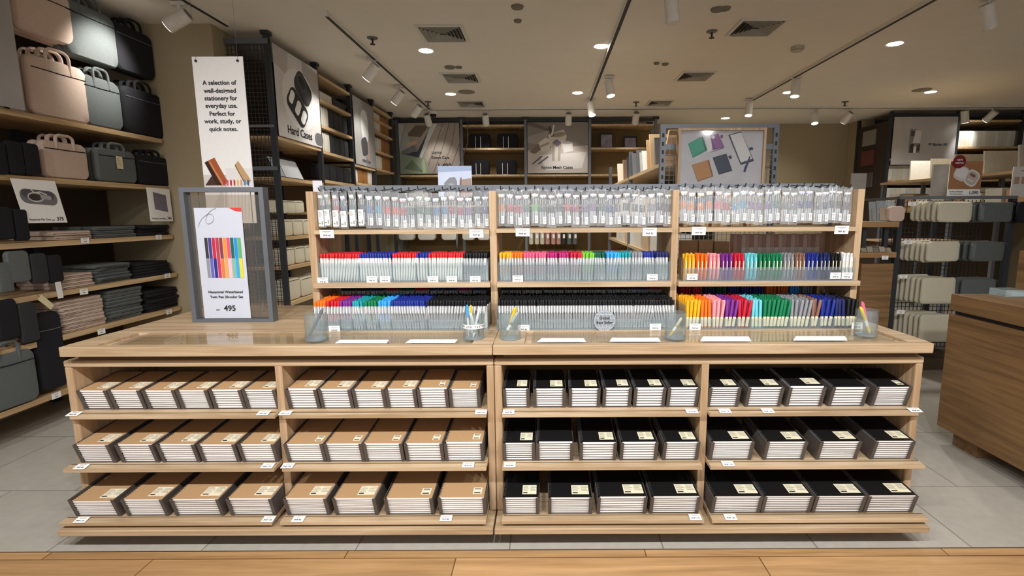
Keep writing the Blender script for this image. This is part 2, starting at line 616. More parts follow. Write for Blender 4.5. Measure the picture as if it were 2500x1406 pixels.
ta0, ta1 = onZ(822, 28, CEIL), onZ(1035, 262, CEIL)
ta0.x = ta1.x = (ta0.x + ta1.x) / 2
tb1 = onZ(1442, 240, CEIL)
tc1 = onZ(1838, 240, CEIL)
tl0 = onZ(555, 55, CEIL)
YB = onZ(1600, 261, CEIL).y
track('white ceiling track running above the wall rack with banners', ta0, ta1)
track('white ceiling track running from above the camera toward the pale banners', (tb1.x, .1, CEIL), tb1)
track('white ceiling track slanting over the pouch rack side', (tc1.x, .1, CEIL), tc1)
track('white ceiling track ending above the bag shelves and hanging sign', (tl0.x, .1, CEIL), tl0)
track('white ceiling track running across the back of the shop', (ta1.x, YB, CEIL), (RIGHTX - .1, YB, CEIL))
track('white ceiling track across the shop front above the counter', (-3.0, .1, CEIL), (3.0, .1, CEIL))
for px, py, aim, w, lit in ((436, 2, (-1, -.12, -.6), 'white track spotlight over the bag shelves near the ceiling edge', 42),
                            (908, 140, (-1, .2, -1.1), 'white track spotlight aimed at the hard case banner', HEAD_W),
                            (973, 208, (-1, .3, -1.1), 'white track spotlight aimed at the narrow case banner', HEAD_W * .7),
                            (1018, 245, (-1, .5, -1.1), 'white track spotlight near the dome camera, second behind it', 0),
                            (1488, 184, (.15, -.2, -1), 'white track spotlight, nearer of two on the middle track', HEAD_W * .6),
                            (1443, 240, (.15, -.25, -1), 'white track spotlight at the end of the middle track', HEAD_W * .6),
                            (1944, 185, (-.1, -.15, -1), 'white track spotlight, nearer one beside a downlight', HEAD_W * .6),
                            (1830, 240, (-.1, -.15, -1), 'white track spotlight at the end of the far track', HEAD_W * .5),
                            (1043, 268, (.1, 1, -1.3), 'white track spotlight beside the dome camera', HEAD_W * .5),
                            (1185, 268, (0, 1, -1.3), 'white track spotlight facing the laptop sleeve shelves', HEAD_W * .5),
                            (1388, 266, (0, 1, -1.3), 'white track spotlight facing the nylon mesh banner', HEAD_W * .5),
                            (1553, 264, (0, 1, -1.3), 'white track spotlight facing the framed sample shelf', HEAD_W * .4),
                            (1990, 264, (-.05, -.3, -1), 'white track spotlight before the bare beige wall', HEAD_W * .3),
                            (2072, 263, (-.4, 1, -1.1), 'white track spotlight turned toward the beige wall', HEAD_W * .3),
                            (2358, 260, (.3, .2, -1), 'white track spotlight above the binder shelves, lit lens', HEAD_W * .4),
                            (2424, 259, (-.4, 1, -1.0), 'white track spotlight above the binder shelves, turned away', HEAD_W * .3),
                            (1641, -30, (.1, 0, -1), 'white track spotlight cut by the top edge above the middle', 0),
                            (2415, -10, (.4, .1, -1), 'white track spotlight cut by the top edge near the corner', 0)):
    p = onZ(px, py, CEIL)
    track_head(p, aim, w, lit)
for i, x in enumerate((-2.3, -1.5, -.75, 0.0, .75, 1.5, 2.4)):      # heads over the shop front that light the counter
    track_head((x, .1, CEIL), (-.04 * x, .8, -1), 'white track spotlight over the shop front, %s from the bag shelves' % nth(i + 1), AISLE_W, 1.0, 112, COOL)
# ---------------------------------------------------------------- vents and small fittings
VENTW = mat('vent_white', 'd6d2c8', .5)


def vent(corners, label):
    ps = [onZ(x, y, CEIL) for x, y in corners]
    c = sum(ps, Vector()) / len(ps)
    s_ = (max(p.x for p in ps) - min(p.x for p in ps)) * .46
    t = T('ceiling_vent', label, 'air vent', (c.x, c.y, CEIL), 'square ceiling vents')
    f = MB()
    b = .86
    f.box((c.x - s_, c.y - s_, CEIL - .012), (c.x + s_, c.y - s_ * b, CEIL))
    f.box((c.x - s_, c.y + s_ * b, CEIL - .012), (c.x + s_, c.y + s_, CEIL))
    f.box((c.x - s_, c.y - s_ * b, CEIL - .012), (c.x - s_ * b, c.y + s_ * b, CEIL))
    f.box((c.x + s_ * b, c.y - s_ * b, CEIL - .012), (c.x + s_, c.y + s_ * b, CEIL))
    f.build('frame', VENTW, t)
    MB().box((c.x - s_ * .86, c.y - s_ * .86, CEIL - .002), (c.x + s_ * .86, c.y + s_ * .86, CEIL - .001)).build('backing', DARK, t)
    for k in range(5):                                               # nested sloping louvre rings
        o_, i_ = s_ * (.82 - .145 * k), s_ * (.74 - .145 * k)
        z0, z1 = CEIL - .020, CEIL - .003
        m = MB()
        q0 = [(-o_, -o_), (o_, -o_), (o_, o_), (-o_, o_)]
        q1 = [(-i_, -i_), (i_, -i_), (i_, i_), (-i_, i_)]
        vs = [(c.x + x, c.y + y, z0) for x, y in q0] + [(c.x + x, c.y + y, z1) for x, y in q1]
        m.add(vs, [(i, (i + 1) % 4, 4 + (i + 1) % 4, 4 + i) for i in range(4)] + [(4 + i, 4 + (i + 1) % 4, (i + 1) % 4, i) for i in range(4)])
        m.build('louvre', VENTW, t)


vent(((1014, 62), (1134, 57), (1143, 100), (1033, 100)), 'square ceiling vent nearest the camera, beside the price frame side downlight')
vent(((1076, 177), (1169, 177), (1170, 199), (1086, 201)), 'square ceiling vent in the middle of the column of three')
vent(((1110, 246), (1184, 246), (1188, 258), (1118, 259)), 'square ceiling vent farthest back in the column of three')
vent(((1812, 42), (1936, 45), (1877, 88), (1766, 86)), 'square ceiling vent beside the sprinkler, larger of the pair')
vent(((1667, 171), (1759, 171), (1726, 198), (1640, 197)), 'square ceiling vent in front of the picture stand')
vent(((1588, 243), (1650, 243), (1636, 257), (1572, 257)), 'small distant ceiling vent above the framed samples')
for px, py, w in ((909, 92, 'beside the track over the wall rack'), (1738, 76, 'next to the larger square vent'), (1553, 249, 'near the back track, central'), (2063, 248, 'over the bare beige wall'), (1045, 248, 'above the dome camera')):
    p = onZ(px, py, CEIL)
    t = T('fire_sprinkler', 'small dark ceiling sprinkler ' + w, 'sprinkler', p, 'ceiling sprinklers')
    MB().lathe([(.045, 0), (.04, -.008), (.012, -.01)], p, 12).build('plate', STEEL, t, smooth=True)
    MB().cyl(p + Vector((0, 0, -.01)), p + Vector((0, 0, -.05)), .008, n=8).lathe([(.022, -.054), (.022, -.05)], p, 10).build('head', DARK, t)
for px, py, r, w in ((1263, 15, .045, 'alone near the top edge'), (1264, 49, .03, 'below the other one, plain'), (1098, 163, .055, 'beside the middle vent'), (1120, 163, .035, 'second beside the middle vent'), (1752, 21, .05, 'near the top, beside the large vent'), (1770, 19, .04, 'near the top, second beside the large vent'), (1603, 153, .03, 'between the two vents, first'), (1624, 155, .035, 'between the two vents, second')):
    p = onZ(px, py, CEIL)
    tag(MB().lathe([(r, 0), (r * .9, -.014), (r * .3, -.02)], p, 14).build('ceiling_blank', mat('dull_cap', '7b7367', .7), smooth=True), 'small round dull ceiling cap ' + w, 'ceiling cap', 'small ceiling caps')
for px, py, w in ((1139, 224, 'beside the downlight over the back racks'), (2250, 219, 'beside the downlight over the pouch rack')):
    p = onZ(px, py, CEIL)
    tag(MB().lathe([(.1, 0), (.1, -.006), (.09, -.009)], p, 20).build('ceiling_speaker', mat('speaker_grille', '8b8273', .8), smooth=True), 'flat round ceiling speaker ' + w, 'speaker', 'ceiling speakers')
p = onZ(1947, 114, CEIL)
t = T('smoke_detector', 'round beige smoke detector on the ceiling', 'smoke detector', p)
MB().lathe([(.055, 0), (.055, -.02), (.045, -.04), (.02, -.045)], p, 16).build('housing', mat('detector', 'b5ac98', .5), t, smooth=True)
MB().lathe([(.05, -.028), (.05, -.032)], p, 16).build('sensor_slot', DARK, t)
p = onZ(1057, 268, CEIL)
t = T('dome_camera', 'white dome security camera on the ceiling with black lens', 'security camera', p)
MB().lathe([(.06, 0), (.06, -.05), (.05, -.06)], p, 16).build('housing', WHITE, t, smooth=True)
MB().lathe([(.046, -.06), (.042, -.085), (.02, -.105), (.004, -.108)], p, 16).build('dome', mat('black_gloss', '101012', .12), t, smooth=True)

# ---------------------------------------------------------------- the display counter
ZT = .795
YF, YR = 1.93, 2.74                     # cabinet front and rear
XA, XM, XB = -1.898, -.2095, 1.479
TAN = math.tan(math.radians(5))
ROWS = [dict(y=1.962, z=.518, h=.090, L=.19, lip=1.905), dict(y=1.915, z=.314, h=.088, L=.22, lip=1.868), dict(y=1.863, z=.116, h=.085, L=.25, lip=1.822)]


def cabinet(x0, x1, xd0, xd1, label):
    t = T('display_cabinet', label, 'cabinet', ((x0 + x1) / 2, YF, 0), 'oak counter cabinets')
    th = .029
    MB().box((x0, YF, .089), (x0 + th, YR, .706)).build('side_panel', OAK_Z, t, bevel=.006)
    MB().box((x1 - th, YF, .089), (x1, YR, .706)).build('side_panel', OAK_Z, t, bevel=.006)
    MB().box((xd0, YF, .089), (xd1, 2.4, .706)).build('divider', OAK_Z, t, bevel=.002)
    MB().box((x0, YF - .002, .704), (x1, YR, .731)).build('top_panel', OAK_X, t, bevel=.006)
    MB().box((x0 + th, 2.36, .09), (x1 - th, 2.385, .704)).build('back_panel', OAK_X, t)
    MB().box((x0 + .002, 1.808, .064), (x1 - .002, YR, .0885)).build('base_board', OAK_X, t, bevel=.003)
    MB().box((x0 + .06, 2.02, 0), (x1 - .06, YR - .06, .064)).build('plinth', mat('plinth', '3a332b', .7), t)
    MB().box((x0 + .035, YF + .03, .731), (x1 - .005, YR - .03, .7555)).build('shadow_gap_rail', wood('rail_brown', '6a5138', '84674a', 'X'), t)
    for r in ROWS:
        for a, b, outer in ((x0 + th, xd0, -1 if x0 < -1 else 0), (xd1, x1 - th, 1 if x1 > 1 else 0)):
            ys, ye = r['lip'] + .035, 2.355
            z0 = r['z'] + (ys - r['y']) * TAN
            s_ = MB().obox((a + .001, ys, z0 - .016), (b - a - .002, 0, 0), (0, ye - ys, (ye - ys) * TAN), (0, 0, .016)).build('shelf', OAK_X, t)
            la, lb = a + .001, b - .001
            if outer < 0:
                la = x0
            if outer > 0:
                lb = x1
            if r is ROWS[0]:
                la, lb = (a - .010 if outer < 0 else la), (b + .010 if outer > 0 else lb)
            zl = r['z'] + (r['lip'] - r['y']) * TAN
            m = MB()
            yo = min(r['lip'] + .0345, YF - .001)
            m.obox((la, r['lip'], zl - .013), (lb - la, 0, 0), (0, yo - r['lip'], (yo - r['lip']) * TAN), (0, 0, .0135))
            zg = zl + .0007 + (yo - .004 - r['lip']) * TAN
            m.obox((la + .004, yo - .004, zg), (lb - la - .008, 0, 0), (0, .003, .003 * TAN), (0, 0, .0004), 1)  # thin dark strip painted as the groove's shade; the gap itself is closed
            m.build('front_lip', [OAK_X, mat('groove_shade_strip', '4b3925', .8)], s_)


cabinet(XA, XM - .001, -1.071, -1.042, 'oak counter cabinet holding kraft-cover notebooks in grey trays')
cabinet(XM + .001, XB, .608, .637, 'oak counter cabinet holding black-cover notebooks in grey trays')


def worktop(x0, x1, label):
    t = T('counter_worktop', label, 'worktop', ((x0 + x1) / 2, 1.9, .7555), 'oak counter worktops')
    MB().box((x0, 2.13, .7555), (x1, 2.79, ZT)).build('slab', OAK_X, t, bevel=.003)
    MB().box((x0, 1.892, .7555), (x1, 1.925, ZT)).build('front_fascia', OAK_X, t, bevel=.004)
    MB().box((x0, 1.9255, .7555), (x0 + .12, 2.1295, ZT)).build('end_strip', OAK_X, t)
    MB().box((x1 - .08, 1.9255, .7555), (x1, 2.1295, ZT)).build('end_strip', OAK_X, t)
    MB().box((x0 + .1205, 1.9255, .7555), (x1 - .0805, 2.1295, ZT - .010)).build('recess_floor', OAK_X, t)


worktop(-1.872, XM - .001, 'thick oak worktop carrying the grey price frame and part of the pen rack')
worktop(XM + .001, XB + .004, 'thick oak worktop under the pen rack bays of black and colourful pens')
for x0, x1, w in ((-1.70, -.30, 'in front of the grey price frame'), (-.06, 1.38, 'in front of the black and colourful pens')):
    tag(MB().box((x0, 1.928, ZT - .0095), (x1, 2.127, ZT + .0006)).build('acrylic_cover', SHEET), 'glossy acrylic cover sheet in worktop ' + w, 'acrylic sheet', 'worktop acrylic covers')

# ---------------------------------------------------------------- notebooks in trays
KRAFT = mat('kraft_cover', 'b59269', .8, vary=.10, scale=420)
BLACKC = mat('black_cover', '131314', .5, vary=.1, scale=300, spec=.35)
WIRE = mat('wire_binding', '55565a', .35, .8)
WIREB = mat('wire_binding_light', '8f9196', .35, .8)
STICK = mat('cream_sticker', 'e8e2c4', .6)
STICKW = mat('white_sticker', 'ece3c8', .5)


def notebook_meshes(w, l, t_, colour, sticker, lean):
    """local: front edge at y=0, x centred, z 0..t_"""
    cov = KRAFT if colour == 'kraft' else BLACKC
    c = MB()
    for q, (z0, z1) in enumerate(((0.0, .0006), (t_ - .0008, t_ - .0002))):
        c.box((-w / 2, 0, z0), (w / 2, l, z1), 1 - q)
    p = MB().box((-w / 2 + .004, .0004, .0012), (w / 2 - .0008, l - .001, t_ - .0013)).box((-w / 2 + .006, .003, .0006), (w / 2 - .004, l - .004, .0012)).box((-w / 2 + .006, .003, t_ - .0013), (w / 2 - .004, l - .004, t_ - .0008))
    b = MB()
    n = 22
    for k in range(n):                                          # wire loops down the left edge
        y = .012 + (l - .024) * k / (n - 1)
        zc, rr_ = t_ / 2, t_ / 2 + .0012
        b.tube([(-w / 2 + .0055, y, zc + rr_), (-w / 2 + .001, y, zc + rr_ + .0006), (-w / 2 - .0035, y, zc + rr_ * .5), (-w / 2 - .0035, y, zc - rr_ * .5), (-w / 2 + .001, y, zc - rr_)], .00075, 4)
    out = [('cover', c.mesh('cover', [cov, mat('back_board', '77706a', .8) if colour == 'kraft' else cov])), ('pages', p.mesh('pages', PAGE)), ('wire_binding', b.mesh('wire_binding', WIRE if colour == 'kraft' else WIREB))]
    if sticker:
        s = MB()
        sw, sl = (.42 * w, .058) if sticker == 'wide' else (.2 * w, .040)
        sx, sy = (w / 2 - sw - .006, .018) if sticker == 'wide' else (w / 2 - sw - .012, .02)
        z = t_ - .0002
        s.box((sx, sy, z), (sx + sw, sy + sl, z + .0004), 0)
        z += .0005
        if sticker == 'wide':
            cols = (.06, .56)
            for q, cx in enumerate(cols):
                for j in range(5):
                    y = sy + sl * (.88 - .12 * j)
                    s.box((sx + sw * cx, y - sl * .04, z), (sx + sw * (cx + .30 + .06 * ((j * 7 + q) % 3)), y, z + .0001), 1)
            s.box((sx + sw * .06, sy + sl * .1, z), (sx + sw * .36, sy + sl * .22, z + .0001), 2)
        else:
            s.box((sx + sw * .15, sy + sl * .68, z), (sx + sw * .85, sy + sl * .9, z + .0001), 1)
            s.box((sx + sw * .15, sy + sl * .1, z), (sx + sw * .85, sy + sl * .25, z + .0001), 2)
        out.append(('price_sticker', s.mesh('price_sticker', [STICKW if colour == 'kraft' else STICK, GREYINK, INKM])))
    return out


TR = [  # per bay, per row: outer left/right pixel of each tray front, number of notebooks, sticker
    [[(177, 256.5), (258.7, 338), (342.7, 423), (425.6, 503), (507, 586), (588, 670)], [(169, 262), (276.6, 368.5), (377.5, 471.5), (478, 571), (577, 667)], [(161, 274), (290, 393), (410, 531), (548, 672)]],
    [[(690.8, 771), (774, 854.7), (857, 937), (938, 1013.8), (1016, 1092), (1094, 1170.6)], [(690, 786.4), (787.8, 882), (883, 981), (984.7, 1080), (1082, 1179.5)], [(688.5, 795.4), (808.8, 915), (935.4, 1055), (1067.5, 1187)]],
    [[(1213, 1292.6), (1301.5, 1381.5), (1389, 1467), (1473, 1544), (1549.5, 1628), (1632, 1711)], [(1213, 1306.5), (1308.7, 1400.6), (1416, 1507), (1516, 1608.5), (1622, 1711)], [(1212, 1316), (1338, 1447), (1459, 1582), (1590, 1712)]],
    [[(1733, 1811.6), (1828, 1917), (1929, 2020), (2035, 2125), (2141.6, 2236)], [(1738, 1844), (1873, 1975), (2005, 2107), (2140, 2240)], [(1743, 1865.6), (1867.5, 1991), (1994.5, 2120.5), (2123, 2246)]]]
NB = [[[9, 9, 9, 9, 8, 9], [9, 8, 8, 8, 8], [7, 8, 8, 8]], [[8, 8, 8, 8, 8, 9], [8, 8, 8, 7, 8], [8, 8, 8, 8]],
      [[8, 8, 7, 7, 7, 8], [8, 8, 7, 7, 8], [8, 8, 7, 8]], [[9, 8, 8, 7, 9], [9, 9, 8, 9], [9, 9, 9, 9]]]
STK = [[['w'] * 6, ['w'] * 5, ['w'] * 4], [['w', 'w', 'w', 'w', 's', 's'], ['s'] * 5, ['w', 'w', 's', 's']],
       [['w'] * 6, ['w', '', 'w', 'w', 'w'], ['w'] * 4], [['w', 'w', 'w', '', 's'], ['w'] * 4, ['w'] * 4]]
BAYN = ['outer kraft bay', 'inner kraft bay', 'inner black bay', 'outer black bay']
ROWN = ['upper shelf', 'middle shelf', 'bottom shelf']
SHEAR = .22
XLIM = [(-1.868, -1.072), (-1.041, -.2395), (-.179, .607), (.638, 1.449)]
for bi in range(4):
    colour = 'kraft' if bi < 2 else 'black'
    for ri, R in enumerate(ROWS):
        yt = R['y'] - .033
        zt_ = R['z'] + R['h']
        for ti, (pa, pb) in enumerate(TR[bi][ri]):
            pyt = (955, 1090, 1223)[ri] - (pa - 200) * .006
            xa, xb = onY(pa, pyt, yt).x, onY(pb, pyt, yt).x
            lo, hi = XLIM[bi]
            if ri == 0 or True:
                xa, xb = max(xa, lo + .002), min(xb, hi - .002)
            w, L, h = xb - xa, R['L'] + .012, R['h']
            c = ((xa + xb) / 2, R['y'], R['z'] + .0012)
            nm = '%s tray, %s, %s' % (nth(ti + 1), ROWN[ri], BAYN[bi])
            tr = MB()
            th = .0022
            fl = .013
            sx = lambda z: -z * SHEAR
            tr.box((-w / 2, 0, 0), (w / 2, L, .0015))
            for x0, x1 in ((-w / 2, -w / 2 + th), (w / 2 - th, w / 2)):
                tr.obox((x0, 0, 0), (x1 - x0, 0, 0), (0, L, 0), (0, sx(h), h))
            tr.box((-w / 2, L - th, 0), (w / 2, L, h * .7))
            for x0 in (-w / 2, w / 2 - fl):                      # folded front flanges
                tr.obox((x0, -.0025, 0), (fl, 0, 0), (0, .0025, 0), (0, sx(h), h))
            o = tr.build('notebook_tray', TRAYM, T('x', None, None, (0, 0, 0)))
            bpy.data.objects.remove(o.parent)
            o.location = c
            o.rotation_euler = (math.radians(5), 0, 0)
            tag(o, 'charcoal metal tray, ' + nm, 'tray', 'charcoal notebook trays')
            n = NB[bi][ri][ti]
            loose = {(1, 0, 0), (1, 0, 4), (2, 1, 1), (3, 0, 2), (1, 1, 4)}
            hh = h - .002 + (.006 if (bi, ri, ti) in loose else random.uniform(-.001, .003))
            if (bi, ri, ti) == (0, 2, 0):
                hh -= .010
            tk = hh / n
            nw = w - 2 * th - .007
            base = notebook_meshes(nw, R['L'], tk * .93, colour, None, 0)
            st = STK[bi][ri][ti]
            top = notebook_meshes(nw, R['L'], tk * .93, colour, 'wide' if st == 'w' else 'small', 0) if st else base
            for k in range(n):
                z = .0022 + tk * k
                dx = random.uniform(-.0022, .0022)
                q = Vector((dx, -z * SHEAR + .003 + random.uniform(-.0006, .0006), z))
                ca, sa = math.cos(math.radians(5)), math.sin(math.radians(5))
                pos = (c[0] + q.x, c[1] + q.y * ca - q.z * sa, c[2] + q.y * sa + q.z * ca)
                lab = ('topmost' if k == n - 1 else nth(n - k) + ' from top') + ' %s notebook, %s' % (colour, nm)
                spawn(colour + '_notebook', top if k == n - 1 else base, pos, lab, 'notebook', '%s ring notebooks' % colour, (math.radians(5), 0, math.radians(random.uniform(-.5, .5))))

# ---------------------------------------------------------------- pen rack on the counter
RY = 2.28
rack = T('pen_rack', 'oak pen rack of three bays standing on the counter worktop', 'display rack', (.17, RY, ZT))
PX = [(-1.064, -1.032), (-.254, -.223), (.559, .589), (1.378, 1.408)]
for a, b in PX:
    MB().box((a, RY, ZT), (b, 2.56, 1.395)).build('upright', OAK_Z, rack, bevel=.0015)
BAYX = [(-1.032, -.254), (-.223, .559), (.589, 1.378)]
MIDZ, TOPZ = .990, 1.225
for i, (a, b) in enumerate(BAYX):
    dz = (0, .003, .004)[i]
    m = MB().box((a + .0005, RY, MIDZ - .022), (b - .0005, 2.555, MIDZ)).box((a - (.012 if i == 0 else -.0005), 2.25, MIDZ - .022), (b + (.024 if i == 2 else -.0005), RY - .0005, MIDZ))
    m.build('shelf', OAK_X, rack)
    MB().box((a + .0005, 2.262, TOPZ - .018 + dz), (b - .0005, 2.555, TOPZ + dz)).build('shelf', OAK_X, rack)
    MB().box((a + .01, 2.545, ZT + .012), (b - .01, 2.56, .93)).build('back_board', wood('rack_back', '5d4630', '7c6145', 'X'), rack)

TAB = {'k': '3c3c40', 'g': '4d8f6d', 'r': 'c8454d', 'n': '35407a', 'b': '8fb3cf', 'c': '7fc3d8', 'o': 'd9694a', 'm': '8c2b44', 'v': '7d6b98', 'y': 'd9b64a', 'l': '8fbf6a', 't': '5fa3a0', 's': '8f949c', 'B': '4257a8', 'p': 'dd6f86'}
REF = {'k': '3b3f48', 'g': '3e6a5c', 'r': 'b23b48', 'n': '2f3d66', 'b': '4c77a8', 'c': '5aa0c0', 'o': 'd8664e', 'm': 'a33550', 'v': '7a5f8a', 'y': 'd98a4a', 'l': '6fae5c', 't': '3f7a7a', 's': '6c727a', 'B': '3b4a86', 'p': 'd65a78'}
NAMES = {'k': 'black', 'g': 'green', 'r': 'red', 'n': 'navy', 'b': 'pale blue', 'c': 'cyan', 'o': 'orange', 'm': 'maroon', 'v': 'violet', 'y': 'yellow', 'l': 'lime', 't': 'teal', 's': 'grey', 'B': 'blue', 'p': 'pink'}
BAYL = ['rack bay beside price frame', 'middle rack bay', 'rack bay below framed picture']
HOOKS = [([135, 235, 345, 440, 555, 660, 765, 870, 975, 1080, 1185, 1280, 1390, 1490, 1595, 1695, 1795, 1900, 2005, 2110, 2215], 740, 'kgrngkbcoorgggbbmmvkn', 6),
         ([110, 220, 325, 418, 530, 630, 735, 830, 935, 1040, 1150, 1255, 1355, 1455, 1555, 1665, 1770, 1865, 1970, 2080, 2180], 1200, 'yrrglgkkrmvvgBkkkkskk', 0),
         ([165, 265, 375, 480, 595, 700, 810, 905, 1000, 1105, 1215, 1315, 1425, 1530, 1620, 1720, 1830, 1920, 2000, 2090, 2190], 1640, 'yyyyprccvvvtssBBskkkk', 0)]
PKW, PKH = .041, .166


def pack_meshes(c, seed, paper):
    rnd = random.Random(seed)
    w = PKW * (.96 if not paper else .8)
    out = []
    nx, nz = 6, 18
    for face in (0,):
        m = MB()
        vs, fs = [], []
        for j in range(nz + 1):
            for i in range(nx + 1):
                u, v = i / nx - .5, j / nz
                pinch = 1 - .10 * math.exp(-((v - .8) / .06) ** 2)
                y = -.004 * math.sin(math.pi * (i / nx)) * (1 if .05 < v < .82 else .2) + rnd.uniform(-.0016, .0016)
                vs.append((u * w * pinch + rnd.uniform(-.0006, .0006), y, v * PKH + rnd.uniform(-.0008, .0008)))
        for j in range(nz):
            for i in range(nx):
                a = j * (nx + 1) + i
                fs.append((a, a + 1, a + nx + 2, a + nx + 1))
        m.add(vs, fs)
        out.append(('film_bag', m.mesh('film_bag', FILM, smooth=True)))
    h = MB()
    if paper:
        h.box((-w * .42, .001, PKH * .80), (w * .12, .0016, PKH * .87), 0)
        h.box((-w * .42, .0002, PKH * .76), (w * .2, .0009, PKH * .80), 1)
    else:
        h.box((-w * .34, .0012, PKH * .80), (w * .34, .0018, PKH * .86), 0)
        h.box((-w * .32, .0002, PKH * .775), (w * .32, .0009, PKH * .81), 1)
    out.append(('colour_tab', h.mesh('colour_tab', [PAPER, col(TAB[c])])))
    r = MB()
    for k in range(3):
        x = (k - 1) * w * .24
        tx = rnd.uniform(-.002, .002)
        r.cyl((x, .006, .012), (x + tx, .006, PKH * .40), .0034, n=6, mi=0)
        r.cyl((x + tx, .006, PKH * .40), (x + tx, .006, PKH * .60), .0042, .0038, n=6, mi=1)
        r.cyl((x + tx, .006, PKH * .60), (x + tx, .006, PKH * .74), .0016, n=6, mi=0)
    out.append(('refill', r.mesh('refill', [mat('refill_tube', 'ccd2d6', .3), mat('refill_ink_' + c, REF[c], .4)], smooth=True)))
    s = MB()
    if paper:
        s.box((-w * .44, -.0068, .006), (w * .32, -.0062, PKH * .47), 0)
        for j in range(4):
            s.box((-w * .36, -.0074, PKH * (.41 - .035 * j)), (-w * .36 + w * (.3 + .1 * (j % 3)), -.007, PKH * (.425 - .035 * j)), 1)
        s.box((-w * .36, -.0074, .016), (-w * .1, -.007, .022), 1)
        s.box((w * .02, -.0074, .014), (w * .2, -.007, .03), 1)
    else:
        s.box((w * .02, -.0068, .012), (w * .36, -.0062, .045), 0)
        for j in range(4):
            s.box((w * .06, -.0074, .018 + .006 * j), (w * .30, -.007, .020 + .006 * j), 1)
    out.append(('barcode_sticker', s.mesh('barcode_sticker', [PAPER, GREYINK])))
    return out


for bi, (hx, ox, codes, npap) in enumerate(HOOKS):
    a, b = BAYX[bi]
    bar = MB().box((a - .03, 2.42, 1.398), (b + (.0 if bi != 2 else -.02), 2.436, 1.428)).build('hanging_bar', STEEL, rack)
    for x in (a + .02, b - .04):
        MB().box((x, 2.436, TOPZ + .005), (x + .02, 2.45, 1.428)).build('bar_post', STEEL, rack)
    for k, (v, c) in enumerate(zip(hx, codes)):
        X = max(onY(ox + (v + (28 - k if bi == 0 else 0)) / 5.02, 462, 2.30).x, a + .019)
        wob = .004 * math.sin(k * 1.7 + bi)
        zt_ = 1.396 + .008 * (bi == 2) + wob
        MB().tube([(X, 2.42, zt_ + .014), (X, 2.33, zt_ + .003), (X, 2.305, zt_ + .003), (X, 2.296, zt_ + .016)], .0026, 6).build('hook', BLACKSTEEL, bar, smooth=True)
        low = .010 if (bi == 0 and k >= 8) else 0
        t = spawn('refill_pack', pack_meshes(c, k * 3 + bi, k < npap and bi == 0), (X, 2.315 + .004 * (k % 2), zt_ - PKH * .97 - low), 'clear %s refill pack on hook %s, %s' % (NAMES[c], nth(k + 1), BAYL[bi]),
                  'pen refill', 'refill packs hanging on the rack', (0, 0, random.uniform(-.12, .12)))

# ---------------------------------------------------------------- pens
TIERL = {1: 'middle box', 0: 'bottom box'}
pal = dict(red='d0222c', blue='1f2f8c', black='151517', orange='f0751c', purple='7a2f8c', teal='1b9aa4', green='137a4e', sky='3ba3ea', yellow='f2b01c', pink='ee5f86', rose='e8849a', magenta='b3206a', crimson='c4203a',
           lime='74c234', dkgreen='0f5a44', grey='8b8d92', navy='20275e', white='f0efec', brown='8a6454', cyan='6cc7d2', coral='f39aa2')
CLEARB = clear('clear_barrel', 'e9ecf0', .42, rough=.15, gloss=1.6, edge='dde2e6')
CLEARC = clear('clear_cap', 'f2f4f6', .5, rough=.12, gloss=2.0, edge='eef1f3')


def capped_pen(c):
    h = .124
    b = MB().lathe([(.0012, 0), (.0038, .014), (.0048, .03), (.0048, h * .60)], n=8)
    k = MB().lathe([(.0054, h * .56), (.0054, h * .84)], n=8, mi=0)
    k.lathe([(.0056, h * .84), (.0056, h * .97), (.004, h)], n=8, mi=1)
    k.box((-.0015, -.0085, h * .5), (.0015, -.0065, h * .84), 0)
    return [('barrel', b.mesh('barrel', mat('white_barrel', 'edebe6', .4, vary=.01), smooth=True)), ('cap', k.mesh('cap', [mat('white_barrel'), mat('cap_' + c, pal[c], .45)], smooth=True))]


def clear_pen(c, tint=True):
    h = .124
    b = MB().lathe([(.0012, 0), (.003, .012), (.0046, .022), (.0046, h * .62)], n=8)
    i = MB().cyl((0, 0, .006), (0, 0, .030), .0016, n=6, mi=0).cyl((0, 0, .030), (0, 0, h * .6), .0034, n=6, mi=1)
    k = MB().lathe([(.0054, h * .58), (.0054, h * .82)], n=8, mi=0)
    k.lathe([(.0056, h * .82), (.0056, h * .97), (.004, h)], n=8, mi=1)
    k.box((-.0016, -.0085, h * .56), (.0016, -.0066, h * .82), 2)
    ic = pal[c] if tint else '3a3d44'
    return [('barrel', b.mesh('barrel', CLEARB, smooth=True)), ('ink_refill', i.mesh('ink_refill', [mat('refill_tube'), mat('ink_' + ic, ic, .5)], smooth=True)),
            ('cap', k.mesh('cap', [CLEARC, mat('cap_' + c, pal[c], .45), mat('white_barrel')], smooth=True))]


def click_pen(c):
    h = .118
    m_ = mat('cap_' + c, pal[c], .45)
    b = MB().lathe([(.0016, 0), (.004, .012), (.006, .03), (.0062, h * .78)], n=9)
    g = MB().lathe([(.0066, h * .40), (.0068, h * .44), (.0066, h * .66)], n=9)
    k = MB().lathe([(.0058, h * .78), (.0052, h * .86), (.0036, h * .87), (.0036, h)], n=9)
    s = MB().box((-.0016, -.0088, h * .38), (.0016, -.0068, h * .72))
    return [('barrel', b.mesh('barrel', m_, smooth=True)), ('grip', g.mesh('grip', m_, smooth=True)), ('push_button', k.mesh('push_button', m_, smooth=True)), ('sticker', s.mesh('sticker', mat('cream_strip', 'efe3c2', .6)))]


